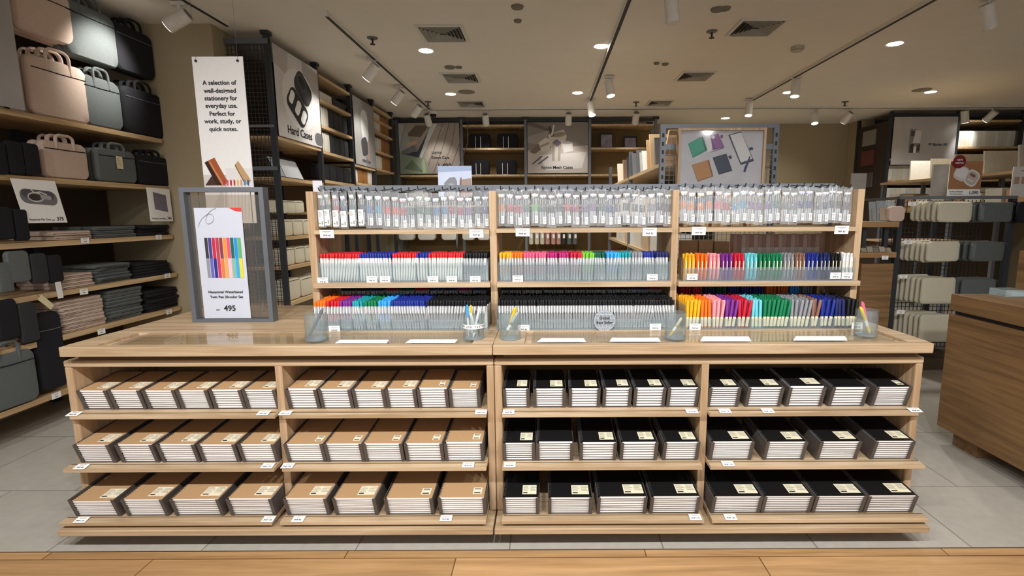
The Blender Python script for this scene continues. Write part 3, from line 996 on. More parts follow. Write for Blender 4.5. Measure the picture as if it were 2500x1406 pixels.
def marker_pen(c):
    h = .122
    m_ = mat('cap_' + c, pal[c], .45)
    b = MB().lathe([(.005, 0), (.0062, .003), (.0062, h * .42)], n=9)
    k = MB().lathe([(.0066, h * .42), (.0068, h * .95), (.005, h)], n=9)
    s = MB().lathe([(.0064, h * .06), (.0064, h * .40)], n=9)
    return [('barrel', b.mesh('barrel', m_, smooth=True)), ('cap', k.mesh('cap', m_, smooth=True)), ('label_band', s.mesh('label_band', mat('cream_strip', 'efe3c2', .6)))]


KIND = {'capped': (capped_pen, 'capped_pen', '-topped white pen', .0118), 'clear': (lambda c: clear_pen(c), 'gel_pen', ' clear gel pen', .0118), 'smoke': (lambda c: clear_pen(c, False), 'gel_pen', ' clear gel pen', .0118),
        'click': (click_pen, 'retractable_pen', ' retractable pen', .0142), 'marker': (marker_pen, 'marker_pen', ' marker pen', .0148)}
CN = dict(sky='sky blue', dkgreen='dark green', navy='navy blue')
REAR = {}


def rear_pen(kind, c, x, y, z, tx, ty, h):
    """one of the pens packed behind the front row, added to the mass of its kind"""
    mb, ms = REAR.setdefault(kind, (MB(), []))
    body = mat('white_barrel') if kind in ('capped', 'clear') else mat('cap_' + c, pal[c], .45)
    cap = mat('cap_' + c, pal[c], .45)
    for m_ in (body, cap):
        if m_ not in ms:
            ms.append(m_)
    r = .0055 if kind in ('capped', 'clear') else .0064
    cut = .78 if kind in ('capped', 'clear') else .5
    p0, p1, p2 = Vector((x, y, z)), Vector((x + tx * cut, y + ty * cut, z + h * cut)), Vector((x + tx, y + ty, z + h))
    mb.cyl(p0, p1, r * .9, n=5, mi=ms.index(body), caps=False)
    mb.cyl(p1, p2, r, r * .8, n=6, mi=ms.index(cap))


BOXES = [  # bay, tier, x pixels of the row at pen bottoms, y of pixel row, Y of the front row, floor z, segments (kind, colour, share), rear depth
    (0, 1, 785, 1192, 690, 2.290, MIDZ, [('capped', 'red', 96), ('capped', 'blue', 82), ('capped', 'red', 60), ('capped', 'blue', 30), ('capped', 'red', 86), ('smoke', 'black', 62)], 10),
    (0, 0, 770, 1190, 806, 2.160, ZT, [('clear', 'orange', 30), ('clear', 'red', 32), ('clear', 'purple', 30), ('clear', 'teal', 31), ('clear', 'green', 33), ('clear', 'sky', 30), ('smoke', 'blue', 88), ('smoke', 'black', 146)], 17),
    (1, 1, 1219, 1632, 688, 2.290, MIDZ, [('clear', 'yellow', 30), ('clear', 'orange', 30), ('clear', 'pink', 30), ('clear', 'pink', 28), ('clear', 'magenta', 30), ('clear', 'magenta', 28), ('clear', 'crimson', 30), ('clear', 'lime', 30), ('clear', 'dkgreen', 30), ('clear', 'sky', 30), ('clear', 'teal', 32), ('smoke', 'grey', 30), ('smoke', 'blue', 30), ('smoke', 'navy', 34)], 9),
    (1, 0, 1216, 1646, 805, 2.160, ZT, [('smoke', 'black', 1)], 17),
    (2, 1, 1668, 2080, 682, 2.270, MIDZ, [('click', 'yellow', 30), ('click', 'orange', 32), ('click', 'coral', 31), ('click', 'purple', 31), ('click', 'crimson', 31), ('click', 'cyan', 32), ('click', 'green', 33), ('click', 'green', 29), ('click', 'grey', 30), ('click', 'brown', 28), ('click', 'blue', 33), ('click', 'navy', 29), ('click', 'black', 28), ('click', 'white', 30)], 5),
    (2, 0, 1672, 2092, 801, 2.160, ZT, [('marker', 'yellow', 35), ('marker', 'orange', 28), ('marker', 'coral', 30), ('marker', 'purple', 30), ('marker', 'crimson', 33), ('marker', 'cyan', 28), ('marker', 'green', 64), ('marker', 'grey', 50), ('marker', 'brown', 22), ('marker', 'blue', 34), ('marker', 'navy', 28), ('marker', 'black', 30)], 15)]
PCACHE = {}
for bi, tier, pa, pb, py, Yf, z0, segs, depth in BOXES:
    xa, xb = onY(pa, py, Yf).x, onY(pb, py, Yf).x
    floorz = z0 + .0045
    tot = sum(s_[2] for s_ in segs)
    x = xa
    count = 0
    cuts = []
    for si, (kind, c, share) in enumerate(segs):
        xe = x + (xb - xa) * share / tot
        fn, nm, lname, pitch = KIND[kind]
        n = max(2, int((xe - x - .003) / pitch))
        if (kind, c) not in PCACHE:
            PCACHE[(kind, c)] = fn(c)
        h = {'capped': .124, 'clear': .124, 'smoke': .124, 'click': .118, 'marker': .122}[kind]
        lean = random.choice((-.10, -.05, 0, 0, .04, .08, .14)) if kind != 'click' else 0
        if kind == 'marker':
            lean = random.choice((-.12, -.04, 0, .08, .14))
        step = (xe - x - .003) / n
        if tier == 1 or len(segs) > 1:
            cuts.append(xe)
        for k in range(n):
            count += 1
            if len(segs) == 1 and k % 7 == 0:
                lean = random.choice((-.14, -.06, 0, 0, .04, .1, .18))
            px_ = x + .0015 + step * (k + .5)
            lz = lean * min(1, k / n * 2) + random.uniform(-.02, .02) if kind != 'click' else random.uniform(-.006, .006)
            tilt = max(-.20, min(.20, lz))
            px_ = px_ - math.sin(tilt) * h * .35
            # keep the ends inside the box
            px_ = min(max(px_, xa + .006 + max(0, -math.sin(tilt) * h)), xb - .006 - max(0, math.sin(tilt) * h))
            cn = CN.get(c, c)
            loc = (px_, Yf + (.0022 if k % 2 else 0), floorz)
            spawn(nm, PCACHE[(kind, c)], loc, '%s%s, %s from left, %s, %s' % (cn, lname, nth(count), TIERL[tier], BAYL[bi]), 'pen', 'pens standing in the acrylic boxes', (0, tilt, random.uniform(-.2, .2) if kind != 'click' else 0))
        for j in range(1, depth):
            for k in range(n):
                px_ = x + .002 + step * (k + .5) + random.uniform(-.001, .001)
                rear_pen({'smoke': 'clear'}.get(kind, kind), c, min(max(px_, xa + .008), xb - .008), Yf + .0125 * j + .003, floorz, random.uniform(-.005, .005), random.uniform(-.003, .003), h * random.uniform(.97, 1.02))
        x = xe
    # the acrylic box around them
    d = .0125 * depth + .012
    yf = Yf - .0125
    fh = .048 if tier == 0 else .088
    if bi == 2 and tier == 1:
        fh = .062
    o_ = T('acrylic_pen_box', 'clear acrylic pen box, %s of %s' % (TIERL[tier], BAYL[bi]), 'pen box', ((xa + xb) / 2, yf, z0), 'clear acrylic pen boxes')
    xl, xr_ = xa - .004, xb + .004
    bm = MB().box((xl, yf, z0 + .0005), (xr_, yf + d, z0 + .0035))
    bm.build('base', ACRYLTINT, o_)
    MB().box((xl, yf, z0 + .004), (xr_, yf + .002, z0 + fh)).build('front_panel', ACRYL, o_)
    for q in (xl, xr_ - .002):
        MB().box((q, yf + .0021, z0 + .004), (q + .002, yf + d, z0 + .105)).build('side_panel', ACRYL, o_)
    for q in cuts[:-1]:
        MB().box((q - .0006, yf + .0021, z0 + .004), (q + .0006, yf + d, z0 + fh)).build('divider', ACRYLTINT, o_)
# boxes stacked at the rear of the bottom tier: blue, orange, maroon and black stock seen over the front rows
for bi, pa, pb, segs in ((0, 830, 1190, ['black', 'black', 'navy', 'crimson', 'dkgreen', 'crimson', 'navy', 'navy', 'magenta', 'navy']), (1, 1222, 1640, ['black', 'black', 'black', 'black', 'black', 'black', 'navy', 'crimson']), (2, 1662, 1990, ['crimson', 'crimson', 'navy', 'dkgreen', 'blue', 'blue', 'blue', 'orange', 'orange', 'sky', 'grey'])):
    xa, xb = onY(pa, 715, 2.44).x, onY(pb, 715, 2.44).x
    for si, c in enumerate(segs):
        a = xa + (xb - xa) * si / len(segs)
        n = int((xb - xa) / len(segs) / .0125)
        for j in range(3):
            for k in range(n):
                rear_pen('marker' if bi == 2 else 'clear', c, a + .008 + .0122 * k, 2.455 + .02 * j, ZT + .03, random.uniform(-.003, .003), 0, .128)
for kind, (mb, ms) in REAR.items():
    nm = {'capped': 'capped_pen_stock', 'clear': 'gel_pen_stock', 'click': 'retractable_pen_stock', 'marker': 'marker_pen_stock'}[kind]
    tag(mb.build(nm, ms), {'capped': 'dense white pens with red and blue caps packed behind the front row', 'clear': 'dense clear gel pens packed behind the front rows, mostly black caps', 'click': 'dense colourful retractable pens behind the middle box front row', 'marker': 'dense colourful marker pens packed behind the bottom box front row'}[kind], 'pens', kind='stuff')

# ---------------------------------------------------------------- price tags
TAGG = 'white price tags'


def price_tag(O, U, V, w, h, word, label):
    """white card: O centre, U right, V up"""
    U, V = Vector(U).normalized(), Vector(V).normalized()
    O = Vector(O) - U * w / 2 - V * h / 2
    t = T('price_tag', label, 'price tag', O, TAGG)
    sheet(t, O, U * w, V * h, .0012, PAPER, [('9a9a98', [rr(.5, .80, .62, .07, 0, .1)]), ('b5b5b2', [rr(.5, .66, .34, .06, 0, .1)])], [(word, .5, .30, .30, INKM, 'CENTER')], part='card')


RK = ['beside price frame', 'in the middle', 'below framed picture']
for bi, y, lst in ((0, 2.2595, ((798, 571, 'PHP 60'), (1163, 570, 'PHP 60'))), (1, 2.2595, ((1276, 567, 'PHP 90'), (1586, 566, 'PHP 90'))), (2, 2.2595, ((1706, 564, 'PHP 60'), (2055, 561, 'PHP 60')))):
    for k, (px, py, w) in enumerate(lst):
        p = onY(px, py, y)
        price_tag(p, (1, 0, 0), (0, -.12, 1), .062, .036, w, 'white price tag on %s end of top pen shelf, bay %s' % (('left', 'right')[k], RK[bi]))
p = onY(1884, 571, 2.57)
price_tag(p, (1, 0, 0), (0, 0, 1), .034, .02, 'PHP 60', 'small shaded price tag under the rear edge of a pen shelf')
for bi, tier, Y, lst in ((0, 1, 2.274, (788, 908, 940, 1057, 1103, 1160)), (0, 0, 2.144, (816,)), (1, 1, 2.274, (1264, 1593)), (1, 0, 2.144, (1279, 1600)), (2, 1, 2.256, (1690, 2040, 2068)), (2, 0, 2.144, (1697, 2093))):
    for k, px in enumerate(lst):
        py = {1: (685, 680, 676)[bi], 0: (803, 801, 798)[bi]}[tier] - (3 if k else 0)
        p = onY(px, py, Y)
        price_tag(p, (1, 0, 0), (0, -.02, 1), .048, .028, ('PHP 60', 'PHP 50', 'PHP 60', 'PHP 50', 'PHP 90')[k % 5], '%s price tag along the %s, bay %s' % (nth(k + 1), TIERL[tier], RK[bi]))
LIPT = [(0, (197, 654, 707, 1177, 1243, 1683, 1762, 1865, 2217)), (1, (202, 656, 705, 1144, 1245, 1775)), (2, (197, 655, 728, 1089, 1697, 1783))]
for ri, lst in LIPT:
    R = ROWS[ri]
    zl = R['z'] + (R['lip'] + .008 - R['y']) * TAN + .0035
    for k, px in enumerate(lst):
        py = (1004, 1138, 1271)[ri] - (px - 200) * .0055
        x = onZ(px, py, zl).x
        price_tag((x, R['lip'] + .012, zl + .002), (1, 0, 0), (0, 1, .22), .046, .030, 'PHP %d' % (90, 80, 110, 130)[(k + ri) % 4], '%s price tag along the %s lip of the counter cabinets' % (nth(k + 1), ROWN[ri].split()[0]))

# ---------------------------------------------------------------- papers, tester cups and badge on the worktop
for k, (a, b, y0, y1) in enumerate(((818, 944, 830, 838), (990, 1111, 829, 837), (1311, 1431, 826, 835), (1488, 1613, 825, 834), (1710, 1834, 822, 833), (1937, 2069, 821, 831))):
    z = ZT + .0012
    c = [onZ(a, y1, z), onZ(b, y1, z), onZ(b - (6 if b > 1335 else -6), y0, z), onZ(a + (12 if a < 1335 else 6), y0, z)]
    m = MB().add(c + [q + Vector((0, 0, .0012)) for q in c], [(3, 2, 1, 0), (4, 5, 6, 7), (0, 1, 5, 4), (1, 2, 6, 5), (2, 3, 7, 6), (3, 0, 4, 7)])
    tag(m.build('paper_pad', PAPER), 'blank white test paper on the worktop, %s pad from the price frame' % nth(k + 1), 'paper', 'test paper pads')


def tilt_pen(name, label, a, b, r, cb, cc, band=None):
    a, b = Vector(a), Vector(b)
    t = T(name, label, 'pen', a, 'tester pens')
    d = b - a
    MB().cyl(a, a + d * .1, .001, r * .8, 8).cyl(a + d * .1, a + d * .6, r * .9, r, 8).build('barrel', cb, t, smooth=True)
    MB().cyl(a + d * .6, a + d * .94, r * 1.1, r * 1.1, 8).cyl(a + d * .94, b, r * .9, r * .6, 8).build('cap', cc, t, smooth=True)
    MB().cyl(a + d * .3, a + d * .5, r * 1.02, r * 1.02, 8).build('label_band', band or PAPER, t, smooth=True)


CUPS = [(773, 828, 'with one grey pen, farthest left', []), (1157, 825, 'with a tester band and several pens', []), (1246, 826, 'with a yellow and a grey pen', []), (1648, 824, 'with one short yellow pen', []), (2112, 817, 'with a yellow and a pink pen', [])]
for k, (px, py, w, _) in enumerate(CUPS):
    c = onZ(px, py, ZT + .001)
    t = T('acrylic_tester_cup', 'clear round acrylic tester cup ' + w, 'pen cup', c, 'acrylic tester cups')
    r = .042
    prof = [(r - .002, .001), (r, .001), (r, .105), (r - .002, .105)]
    m = MB()
    n = 20
    vs = [c + Vector((math.cos(2 * math.pi * i / n) * q, math.sin(2 * math.pi * i / n) * q, z)) for q, z in prof for i in range(n)]
    m.add(vs, [(j * n + i, j * n + (i + 1) % n, ((j + 1) % 4) * n + (i + 1) % n, ((j + 1) % 4) * n + i) for j in range(4) for i in range(n)])
    m.build('wall', ACRYL, t, smooth=True)
    MB().lathe([(r - .0025, 0), (r - .0025, .004)], c, 20).build('base', ACRYLTINT, t, smooth=True)
    g = lambda dx, dy, dz: c + Vector((dx, dy, dz))
    if k == 0:
        tilt_pen('tester_pen', 'grey tester pen leaning alone in its acrylic cup', g(-.03, -.01, .006), g(.03, .01, .125), .006, mat('tester_grey', '6e7277', .4), mat('tester_grey'), mat('tester_grey'))
    if k == 1:
        bn = MB().cyl(c + Vector((0, 0, .045)), c + Vector((0, 0, .062)), r + .0006, n=20, caps=False).build('tester_band', PAPER, t, smooth=True)
        for i, ch in enumerate('FOR USE TESTER'):
            if ch != ' ':
                a = math.radians(-90 - 75 + 150 * i / 13)
                txt(bn, ch, c + Vector((math.cos(a) * (r + .0012), math.sin(a) * (r + .0012), .0535)), (-math.sin(a), math.cos(a), 0), (0, 0, 1), .011, INKM)
        for i, (x0, y0, x1, y1, h, cb, cc) in enumerate(((-.02, 0, -.026, .01, .135, 'e8e6e0', '3ba3ea'), (-.008, .01, -.012, .02, .132, 'e8e6e0', 'e9c02a'), (.0, -.02, .026, .0, .128, 'edebe6', 'edebe6'), (.022, .0, .008, .02, .11, '55555a', '55555a'), (.012, .012, -.01, -.012, .105, 'edebe6', 'edebe6'))):
            tilt_pen('tester_pen', ('blue tipped', 'yellow tipped', 'white', 'dark grey', 'short white')[i] + ' tester pen in the cup with the tester band', g(x0, y0, .006), g(x1, y1, h), .0048, col(cb, .4), col(cc, .4))
    if k == 2:
        tilt_pen('tester_pen', 'fat grey green tester pen leaning in the cup beside the black pens', g(-.028, -.006, .006), g(.03, .005, .105), .0062, mat('tester_grey2', '8b908e', .35), mat('tester_clear', 'a9b8b4', .3))
        tilt_pen('tester_pen', 'yellow tester marker leaning in the cup beside the black pens', g(-.016, .012, .01), g(.022, .016, .125), .0066, col('e8c53a', .4), col('e8b923', .4), col('e8c53a', .4))
    if k == 3:
        tilt_pen('tester_pen', 'short yellow tester pen in the cup between black and coloured pens', g(-.022, 0, .006), g(.026, .006, .08), .0052, col('d9b53c', .4), col('d9d0b0', .4))
    if k == 4:
        tilt_pen('tester_pen', 'pink tester marker in the cup at the coloured marker end', g(.018, .008, .006), g(-.016, .012, .135), .0062, col('ee8aa0', .4), col('e86f94', .4), col('f2b8c2', .4))
        tilt_pen('tester_pen', 'yellow tester marker in the cup at the coloured marker end', g(.012, -.012, .006), g(-.034, -.008, .118), .0062, col('e9d36a', .4), col('e9d13a', .4))
p = onY(1476, 783, 2.138)
t = T('round_badge', 'translucent round badge with globe lines and black lettering', 'badge', p)
R_ = .0465
MB().cyl(p, p + Vector((0, .003, 0)), R_, n=40).build('disc', clear('frosted_disc', 'e6eaee', .55, rough=.3, gloss=.8, edge='aeb4bb'), t, smooth=True)
gl = MB()
f = lambda x, z: p + Vector((x, -.0008, z))
for q in (1.0, .62, .22):
    gl.tube([f(math.cos(a) * R_ * .94 * q, math.sin(a) * R_ * .94) for a in (2 * math.pi * i / 40 for i in range(41))], .0006, 4)
for v in (-.6, -.25, .25, .6):
    x = math.sqrt(1 - v * v) * R_ * .93
    gl.tube([f(-x, v * R_), f(x, v * R_)], .0006, 4)
gl.build('globe_lines', mat('badge_line', 'dfe3e6', .4), t)
txt(t, 'Global', f(0, .012) + Vector((0, -.001, 0)), (1, 0, 0), (0, 0, 1), .0165)
txt(t, 'Best Seller', f(0, -.008) + Vector((0, -.001, 0)), (1, 0, 0), (0, 0, 1), .0165)

# ---------------------------------------------------------------- grey price frame on the counter
YFm = 2.34
fx0, fx1, fz0, fz1 = onY(470, 788, YFm).x, onY(668, 788, YFm).x, ZT, onY(535, 457, YFm).z
fw = .021
t = T('price_stand', 'grey steel frame stand holding a pen set price sheet on the counter', 'sign frame', ((fx0 + fx1) / 2, YFm, ZT))
fr = MB()
fr.box((fx0, YFm, fz0), (fx1, YFm + .045, fz0 + fw * .7)).box((fx0, YFm, fz1 - fw), (fx1, YFm + .045, fz1))
fr.box((fx0, YFm, fz0 + fw * .7), (fx0 + fw, YFm + .045, fz1 - fw)).box((fx1 - fw, YFm, fz0 + fw * .7), (fx1, YFm + .045, fz1 - fw))
fr.build('frame', STEEL, t)
MB().box((fx0 + fw + .002, YFm + .02, fz0 + fw), (fx1 - fw - .002, YFm + .023, fz1 - fw - .012)).build('acrylic_pane', clear('frame_pane', 'e9e4dc', .05, gloss=.8), t)
for x in (fx0 + fw + .05, fx1 - fw - .05):
    MB().cyl((x, YFm + .026, fz0 + fw), (x, YFm + .026, fz1 - fw), .0016, n=6).build('wire', STEEL, t)
a0, a1 = onY(500, 777, YFm + .012), onY(613, 777, YFm + .012)
h_ = onY(545, 507, YFm + .012).z - a0.z
bars = [('38363b', '8a9097'), ('4b3d86', '6a62b4'), ('c3283f', '2b2f86'), ('b23f4e', 'c8385a'), ('8f3b3f', 'dd7a3a'), ('f0913a', 'f6a25c'), ('e2536c', 'f6bccb'), ('14695a', '7db8a0'), ('2490d8', '3aa6dc'), ('5fae68', 'e9d52a')]
shp = []
for i, (u, l) in enumerate(bars):
    x = .16 + .078 * i
    shp += [(u, [(x, .55), (x + .066, .55), (x + .066, .735), (x, .735)]), (l, [(x, .372), (x + .066, .372), (x + .066, .55), (x, .55)])]
shp += [('d4403c', [(.74, 1.0), (1.0, 1.0), (1.0, .965), (.86, .972)]), ('9a9a9c', line([(.06, .83), (.10, .87), (.16, .905), (.23, .93), (.30, .945), (.36, .943), (.40, .928), (.41, .905), (.38, .878), (.32, .860), (.27, .858), (.235, .872), (.235, .895), (.26, .925), (.31, .955), (.38, .98), (.47, .996)], .006))]
sheet(t, a0, (a1.x - a0.x, 0, 0), (0, 0, h_), .0015, mat('price_paper', 'c6cad6', .7, vary=.01), shp,
      [('Hexagonal Waterbased', .51, .243, .033, INKM, 'CENTER'), ('Twin Pen 20-color Set', .52, .198, .033, INKM, 'CENTER'), ('PHP', .31, .078, .018, INKM, 'CENTER'), ('495', .57, .092, .072, INKM, 'CENTER')], part='price_sheet')

# ---------------------------------------------------------------- hanging sign
YS = 2.95
b0, b1 = onY(508, 545, YS), onY(627, 545, YS)
ht = onY(540, 138, YS).z - b0.z
t = T('hanging_sign', 'tall white hanging sign about well-designed stationery above the price frame', 'sign', ((b0.x + b1.x) / 2, YS, b0.z))
V1 = 1 - (545 - 138) / (545 - 138)
sh = [('d8d2ce', [(.0, 0), (1, 0), (1, .30), (0, .30)]), ('c9c1bd', [(.04, .02), (.50, .02), (.50, .30), (.46, .30)]), ('e9e6e4', [(.46, .0), (1, 0), (1, .34), (.46, .34)]), ('4a3226', [(.02, .235), (.40, .235), (.40, .30), (.16, .29)]),
      ('3a2018', [(.05, .375), (.12, .385), (.36, .235), (.26, .235)]), ('a85a33', [(.12, .385), (.26, .405), (.48, .26), (.42, .235), (.36, .235)]), ('d08a58', line([(.15, .38), (.38, .24)], .02)),
      ('c9a272', [(.66, .36), (.73, .385), (.96, .265), (.9, .24), (.84, .24)]), ('6b5a46', line([(.66, .36), (.84, .24)], .012)), ('f0e4d0', line([(.63, .35), (.80, .24)], .01))]
for i, c in enumerate(('c8323c', 'd85a64', 'b82a3a', 'd0404a', 'e9c34a', 'd8a07a', '4a90c8', '2f5f9a')):
    x = .38 + .07 * i
    sh += [('e3d8d4', line([(x + .03, .255), (x - .02, .02)], .028)), (c, line([(x + .035, .268), (x + .025, .235)], .034))]
sheet(t, b0, (b1.x - b0.x, 0, 0), (0, 0, ht), .004, PAPER, sh,
      [(s_, .5, 1 - (.0 + (q - 138) / 407.0), .036, INKM, 'CENTER') for s_, q in (('A selection of', 200), ('well-designed', 219), ('stationery for', 237), ('everyday use.', 255), ('Perfect for', 274), ('work, study, or', 292), ('quick notes.', 311))], part='board')
for u in (.08, .90):
    q = b0 + Vector(((b1.x - b0.x) * u, -.001, ht * .975))
    MB().cyl(q, q + Vector((0, -.004, 0)), .007, n=10).build('eyelet', DARK, t)
    MB().cyl(q, (q.x, q.y, CEIL), .0008, n=4).build('wire', STEEL, t)

# ---------------------------------------------------------------- wall shelving with bags
XL = -3.0
LZ = [1.87, 1.507, 1.127, .82, .546, .21]
t = T('wall_shelving', 'oak wall shelving with six shelves of bags and folded cloth cases', 'shelving', (-3.25, 2.3, 0))
for z in LZ:
    MB().box((LEFTX + .005, .7, z - .016), (XL, 4.095, z + .016)).build('shelf', PLY, t)
for y in (.75, 1.95, 3.42):
    MB().box((LEFTX + .005, y, 0), (LEFTX + .05, y + .045, 2.6)).build('post', BLACKSTEEL, t)
MB().box((LEFTX + .006, .7, .03), (LEFTX + .012, 4.095, 2.6)).build('back_panel', mat('shelf_backing', '4d4233', .8), t)

CLOTH = {'pink': mat('dusty_pink_cloth', 'c9b3a3', .9, vary=.07, scale=160, bump=.3), 'grey': mat('slate_cloth', '5e6362', .9, vary=.08, scale=160, bump=.3), 'black': mat('black_cloth', '16161b', .9, vary=.12, scale=160, bump=.3),
         'white': mat('off_white_cloth', 'd6d2c6', .85, vary=.05, scale=120, bump=.2), 'beige': mat('beige_cloth', 'c9c2ac', .85, vary=.06, scale=140, bump=.3), 'brown': mat('tan_leather', '9c6a38', .6, vary=.08), 'dark': mat('charcoal_case', '2c2d31', .7), 'rose': mat('rose_cloth', 'b98a80', .8)}
MCACHE = {}
ROTL = (0, 0, math.pi / 2)


def bag_parts(w, h, d, c, handle=True, seam=True, tags=0):
    k = (round(w, 3), round(h, 3), d, c, handle, seam, tags)
    if k in MCACHE:
        return MCACHE[k]
    r = min(w, h) * .16
    out = [('body', MB().pillow(w, h, d, r, .5, wob=.004).mesh('body', CLOTH[c], smooth=True))]
    if handle:
        a, e = w * .19, h * .17
        m = MB()
        for y in (-d * .42, d * .42):
            m.tube([(-a, y, h * .80), (-a, y, h * .97)] + [(-a * .45 - a * .55 * math.cos(q), y, h + e * .3 + e * .7 * math.sin(q)) for q in (0, .4, .8, 1.2, 1.57)] + [(a * .45 + a * .55 * math.cos(q), y, h + e * .3 + e * .7 * math.sin(q)) for q in (1.57, 1.2, .8, .4, 0)] + [(a, y, h * .97), (a, y, h * .80)], .009, 8)
        out.append(('handle', m.mesh('handle', CLOTH[c], smooth=True)))
    if seam:
        m = MB().tube([(-w * .44, -d * .5, h * .78), (0, -d * .53, h * .775), (w * .44, -d * .5, h * .78)], .003, 5)
        out.append(('zip_seam', m.mesh('zip_seam', CLOTH['black' if c != 'black' else 'grey'], smooth=True)))
    if tags:
        m = MB().box((-w * .06, -d * .62, h * .42), (w * .10, -d * .60, h * .80), 0)
        for j in range(4):
            m.box((-w * .04, -d * .63, h * (.72 - .06 * j)), (w * (.03 + .015 * j), -d * .625, h * (.735 - .06 * j)), 1)
        out.append(('paper_tag', m.mesh('paper_tag', [mat('cream_tag', 'dccfa6', .7), GREYINK])))
    MCACHE[k] = out
    return out


def bag_left(px0, px1, pt, pb, c, name, label, layers=1, d=.055, handle=True, seam=True, tags=0, group=None, X=-3.03, step=.05, dz=0):
    pm, pc = (pt + pb) / 2, (px0 + px1) / 2
    y0, y1 = onX(px0, pm, X).y, onX(px1, pm, X).y
    z0, z1 = onX(pc, pb, X).z + dz, onX(pc, pt, X).z + dz
    w, h = abs(y1 - y0), z1 - z0
    for k in range(layers):
        lab = label if layers == 1 else label + (', front of its row', ', second in its row', ', third in its row', ', fourth in its row')[k]
        spawn(name, bag_parts(w, h, d, c, handle, seam, tags if k == 0 else 0), (X - step * k, (y0 + y1) / 2 - .004 * k, z0), lab, 'bag', group, ROTL)


G1 = 'laptop briefcases on the wall shelving'
bag_left(28, 178, -28, 92, 'pink', 'laptop_briefcase', 'dusty pink briefcase hung highest over the shelves', 3, group=G1)
bag_left(150, 276, 18, 148, 'grey', 'laptop_briefcase', 'slate grey briefcase hung highest over the shelves', 2, group=G1)
bag_left(276, 368, 72, 182, 'black', 'laptop_briefcase', 'black briefcase hung highest over the shelves', 2, group=G1)
zs = LZ[0] + .017


def bag_on(px0, px1, pt, z, *a, X=-3.03, **k):
    """same, but standing on a shelf at height z"""
    pc, pm = (px0 + px1) / 2, pt + 60
    y0, y1 = onX(px0, pm, X).y, onX(px1, pm, X).y
    yc = (y0 + y1) / 2
    d_ = ray(pc, pt)
    h = onX(pc, pt, X).z - z
    c, name, label = a
    layers, d, step = k.get('layers', 1), k.get('d', .055), k.get('step', .05)
    for i in range(layers):
        lab = label if layers == 1 else label + (', front of its row', ', second in its row', ', third in its row', ', fourth in its row')[i]
        spawn(name, bag_parts(y1 - y0, h, d, c, k.get('handle', True), k.get('seam', True), k.get('tags', 0) if i == 0 else 0), (X - step * i, yc - .004 * i, z), lab, 'bag', k.get('group'), ROTL)


bag_on(62, 208, 150, zs, 'pink', 'laptop_briefcase', 'dusty pink briefcase on the top shelf', layers=3, group=G1)
bag_on(196, 289, 192, zs, 'grey', 'laptop_briefcase', 'slate grey briefcase on the top shelf', layers=2, group=G1)
bag_on(296, 394, 222, zs, 'black', 'laptop_briefcase', 'black briefcase on the top shelf', layers=3, group=G1)
zs = LZ[1] + .017
bag_on(98, 209, 348, zs, 'pink', 'laptop_briefcase', 'small pink briefcase on the second shelf', layers=2, group=G1)
bag_on(232, 328, 366, zs, 'grey', 'laptop_briefcase', 'small grey briefcase with cream paper tag, second shelf', layers=2, tags=1, group=G1)
bag_on(332, 410, 382, zs, 'black', 'laptop_briefcase', 'small black briefcase on the second shelf', layers=2, group=G1)
G2 = 'dark pouches hanging beside the bags'
for k, (a, b, pt, pb, c) in enumerate(((-40, 12, 345, 425, 'black'), (14, 52, 345, 425, 'black'), (54, 92, 350, 428, 'black'), (-30, 28, 505, 585, 'black'), (32, 64, 510, 588, 'black'), (-10, 26, 640, 715, 'grey'), (14, 68, 612, 690, 'grey'), (72, 112, 618, 692, 'dark'), (114, 148, 622, 690, 'black'), (-10, 40, 730, 830, 'black'), (44, 88, 738, 838, 'dark'))):
    bag_left(a, b, pt, pb, c, 'hanging_pouch', '%s cloth pouch on a hook, %s of the dark pouches from the top' % ({'black': 'black', 'grey': 'grey', 'dark': 'charcoal'}[c], nth(k + 1)), 1, .035, False, False, group=G2, X=-2.99)
bag_left(78, 148, 760, 955, 'black', 'tote_bag', 'tall black tote standing on the lowest shelf', 1, .07, False, True)
bag_on(-60, 78, 858, LZ[5] + .017, 'grey', 'tote_bag', 'large dark grey tote with carrying handle on the lowest shelf', d=.09)


def flat_parts(w, dep, th, c):
    k = ('flat', round(w, 3), dep, th, c)
    if k not in MCACHE:
        MCACHE[k] = [('cloth', MB().pillow(w, dep, th, .03, .8, wob=.010, face=.955).mesh('cloth', CLOTH[c], smooth=True)), ('fold_seam', MB().tube([(-w * .47, -th * .08, dep * .995), (w * .47, -th * .02, dep * .995)], .0016, 4).mesh('fold_seam', CLOTH['dark'], smooth=True))]
    return MCACHE[k]


_RF = Matrix(((0, 0, 1), (1, 0, 0), (0, 1, 0)))


def folded(px0, px1, py, z, n, c, th, where):
    X = XL - .02
    y0, y1 = onX(px0, py, X).y, onX(px1, py, X).y
    for k in range(n):
        r = (_RF.to_4x4() @ Matrix.Rotation(random.uniform(-.05, .05), 4, 'Y')).to_euler()
        spawn('folded_pouch', flat_parts(y1 - y0, .30, th * .96, c), (X - .30 + random.uniform(-.012, .012), (y0 + y1) / 2 + random.uniform(-.008, .008), z + th * (k + .5)), '%s folded %s cloth pouch from the bottom, %s' % (nth(k + 1), c, where), 'cloth pouch', 'folded cloth pouches on the wall shelving', tuple(r))


